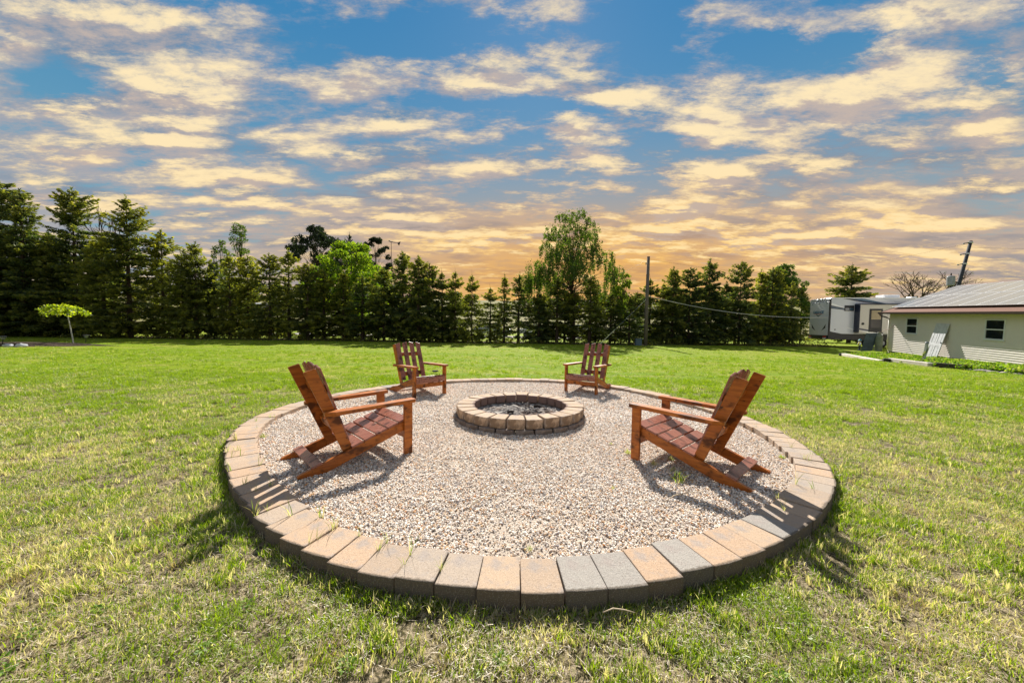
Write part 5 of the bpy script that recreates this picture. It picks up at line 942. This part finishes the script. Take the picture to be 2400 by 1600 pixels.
def cars():
    def car(X, Y, rz, m, lb):
        root = empty('parked_car', (X, Y, float(ground_z(X, Y))), rz); tag(root, lb, 'car', 'cars parked behind the spruces')
        body = [(-2.2, .45), (-2.25, .75), (-2.1, .95), (-1.35, 1.0), (1.15, 1.0), (2.1, .88), (2.25, .62), (2.2, .42)]; MB().poly(body, 'y', -.86, .86).build('body', m, root, .06, seg=2)
        b = MB(); lo, hi = [(-1.75, 1.0), (1.15, 1.0)], [(-1.35, 1.46), (.45, 1.46)]
        P = [(lo[0][0], -.80, 1.001), (lo[1][0], -.80, 1.001), (hi[1][0], -.62, 1.46), (hi[0][0], -.62, 1.46), (lo[0][0], .80, 1.001), (lo[1][0], .80, 1.001), (hi[1][0], .62, 1.46), (hi[0][0], .62, 1.46)]; b.hexa(P); b.build('cabin_glass', M['glass'], root)
        MB().poly([(-1.40, 1.462), (.50, 1.462), (.40, 1.50), (-1.30, 1.50)], 'y', -.64, .64).build('roof', m, root, .01)
        for x in (-.42,): MB().box(x-.04, x+.04, -.80, .80, 1.001, 1.461).build('pillar', m, root)
        for x in (-1.4, 1.4):
            for y in (-.88, .88): w = MB().tube([(x, y-.10*np.sign(y), .32), (x, y, .32)], .32, 16).build('wheel', M['tyre'], root); MB().tube([(x, y, .32), (x, y+.012*np.sign(y), .32)], .18, 12).build('rim', M['steel'], w)
        for y in (-.6, .6): MB().box(2.235, 2.262, y-.16, y+.16, .62, .74).build('headlight', M['white'], root)
    g, nt, b = mat('car_glass', .05, .8); b.inputs['Base Color'].default_value = (.02, .03, .04, 1); M['glass'] = g; M['tyre'] = plain('car_tyre', (.02, .02, .02), .9)
    sv_ = plain('silver_car_paint', (.50, .52, .55), .25, .6, .02, metal=.3); wh = plain('white_car_paint', (.75, .75, .74), .25, .5, .02)
    for X, Y, rz, m, lb in ((-2.2, 41.5, .05, sv_, 'silver car seen through the spruces, leftmost of the parked three'), (3.0, 42.0, -.04, wh, 'white car seen through the spruces, middle of the parked three'), (8.3, 42.5, .03, sv_, 'silver car behind the spruces, rightmost of the parked three')): car(X, Y, rz, m, lb)
    m, nt, b = mat('gravel_drive', .95, .1); q = tex_noise(nt, 3., 5, .7, 'Position'); nt.links.new(ramp(nt, q, [(.3, (.28, .25, .22)), (.7, (.42, .39, .35))]), b.inputs['Base Color'])
    xs = np.linspace(-30, 16, 24); V = np.concatenate([np.stack([xs, xs*0+38.8, ground_z(xs, xs*0+38.8)+.05], 1), np.stack([xs, xs*0+44.5, ground_z(xs, xs*0+44.5)+.05], 1)]); tag(link('gravel_drive', mesh_arrays('gravel_drive', V, [(i, i+1, i+25, i+24) for i in range(23)]), m), 'pale gravel drive behind the spruce row', kind='structure')
cars()

# weeds growing in the gravel and between pavers
def weeds():
    tuft = [clump('grass_tuft', 60, .05, .03, .085, .004, .05, 70+k, 1.0) for k in range(3)]
    def gpt(u, v):
        d = cam_dir((u-1200)/F, (800-v)/F); t = -CH/d.z; return d.x*t, d.y*t
    spots = [((1590, 1128), 1.25, 'largest spiky grass tuft in the gravel under the right chair'), ((1472, 1064), .8, 'grass tuft beside the front leg of the right chair'), ((1533, 1090), .7, 'small grass tuft behind the front leg of the right chair'), ((1572, 1078), .6, 'small grass tuft under the seat of the right chair'), ((1432, 1042), .35, 'tiny green sprout in the gravel left of the right chair'), ((1437, 1146), .35, 'tiny sprout in the open gravel before the right chair'), ((1632, 949), .8, 'low weed patch along the border behind the right chair'), ((1832, 1074), .6, 'pale weed by the right border pavers'), ((690, 1205), .7, 'single tall grass tuft at the left border pavers'), ((618, 1025), .7, 'weed clump against the left border behind the left chair'), ((688, 958), .9, 'grass growing on the border far left behind the chair back'), ((1578, 1100), .4, 'small sprig of grass at the foot of the right chair'), ((1240, 1290), .4, 'dry sprig against the nearest border pavers'), ((1575, 1105), .4, 'thin shoot near the largest gravel tuft')]
    for k, ((u, v), s, lb) in enumerate(spots):
        x, y = gpt(u, v); o = link('grass_tuft', tuft[k % 3], M['blade']); o.location = (x, y, .005); o.scale = (s, s, s); o.rotation_euler = (0, 0, k); tag(o, lb, 'grass tuft', 'weeds in and around the gravel')
    # sprouts in paver joints near us
    g = np.random.default_rng(15); js = [clump('sprout_source', 7, .012, .05, .12, .0035, 0., 90+k, .9) for k in range(4)]; P = []
    for a in np.concatenate([g.uniform(-175, -95, 34), g.uniform(-60, 20, 12)]):
        a = round((a+180)/(360/104))*(360/104)-180; r = float(ring_r(a))-g.uniform(.0, DEP); P.append((CX+r*math.cos(R(a)), CY+r*math.sin(R(a)), .045))
    P = np.array(P); n = len(P); scatter('joint_sprouts', P, np.stack([0*P[:, 0], 0*P[:, 0], g.uniform(0, 6.28, n)], 1), g.uniform(.6, 1.3, n), g.integers(0, 4, n), [(q, M['blade']) for q in js], 'fine grass shoots growing from the border joints')
    # dry stalks lying about
    st = plain('dry_stalk', (.50, .40, .27), .8)
    for k, (u, v, L, az, lb) in enumerate(((310, 940, .22, .4, 'pale twig lying on the lawn at left'), (1600, 1170, .45, .5, 'long dry stalk lying on the gravel before the right chair'), (1140, 1030, .5, 2.6, 'dry curled stalk on the gravel left below the fire pit'), (1130, 1180, .35, 1.0, 'thin dry stalk across the open gravel'), (1450, 1437, .15, .05, 'pinkish stick in the grass under the border'))):
        x, y = gpt(u, v); z = .02 if 600 < u < 1800 and v < 1300 else .0; b = MB(); b.tube([(-L/2, 0, 0), (-L/6, L*.05, .012), (L/5, L*.03, .006), (L/2, -L*.04, 0)], [.003, .004, .0035, .002], 5); o = b.build('dry_stalk', st, None, smooth=True); o.location = (x, y, z+.008); o.rotation_euler = (0, 0, az); tag(o, lb, 'stalk')
    m = plain('dark_clod', (.03, .028, .03), .9); me = ico(99, 2, .15, .5); o = link('dirt_clod', me, m); x, y = gpt(1020, 872); o.location = (x, y, .03); o.scale = (.10, .06, .06); tag(o, 'small dark clod on the lawn seen through the left far chair', 'clod')
    leafm = leafmat('dead_leaf', [(0., (.16, .07, .03)), (1., (.30, .17, .09))], .2, .2)
    for k, (u, v, lb) in enumerate(((545, 958, 'brown dead leaf on the lawn beside the left border'), (625, 945, 'curled grey leaf on the lawn near the left chair'))):
        x, y = gpt(u, v); v_, f_ = quads(np.array([[0, 0, 0], [.02, .01, .012]]), np.array([[.035, 0, .01], [.02, .02, .0]]), np.array([[0, .022, .012], [-.012, .016, .01]])); o = link('dead_leaf', mesh_arrays('dead_leaf', v_, f_, np.repeat([.3, .7], 4)), leafm); o.location = (x, y, .02); tag(o, lb, 'leaf')
weeds()
def lawn_weeds():
    g = np.random.default_rng(61); pr = []
    for k in range(3):
        n = 26; a = g.uniform(0, 6.283, n); q = .055*np.sqrt(g.uniform(0, 1, n)); C = np.stack([q*np.cos(a), q*np.sin(a), g.uniform(.018, .042, n)], 1); d = unit(np.stack([np.cos(a), np.sin(a), g.uniform(-.2, .5, n)], 1)); v, f = quads(C, d*.013, unit(np.cross(d, np.array([0, 0, 1.])+g.normal(size=(n, 3))*.3))*.009); pr.append((mesh_arrays('clover_source', v, f, np.repeat(g.uniform(.1, .8, n), 4)), M['bed']))
    n = 420; y = g.uniform(.9, 7, n); x = g.uniform(-1, 1, n)*(1.5*y+1); k = (np.hypot(x-CX, y-CY) > 3.9) & (vnoise(x, y, .8, 71) > .45); x, y = x[k], y[k]; n = len(x)
    scatter('clover', np.stack([x, y, ground_z(x, y)], 1), np.stack([0*x, 0*x, g.uniform(0, 6.28, n)], 1), g.uniform(.4, .85, n), g.integers(0, 3, n), pr, 'low clover and broadleaf weeds scattered through the near lawn')
lawn_weeds()
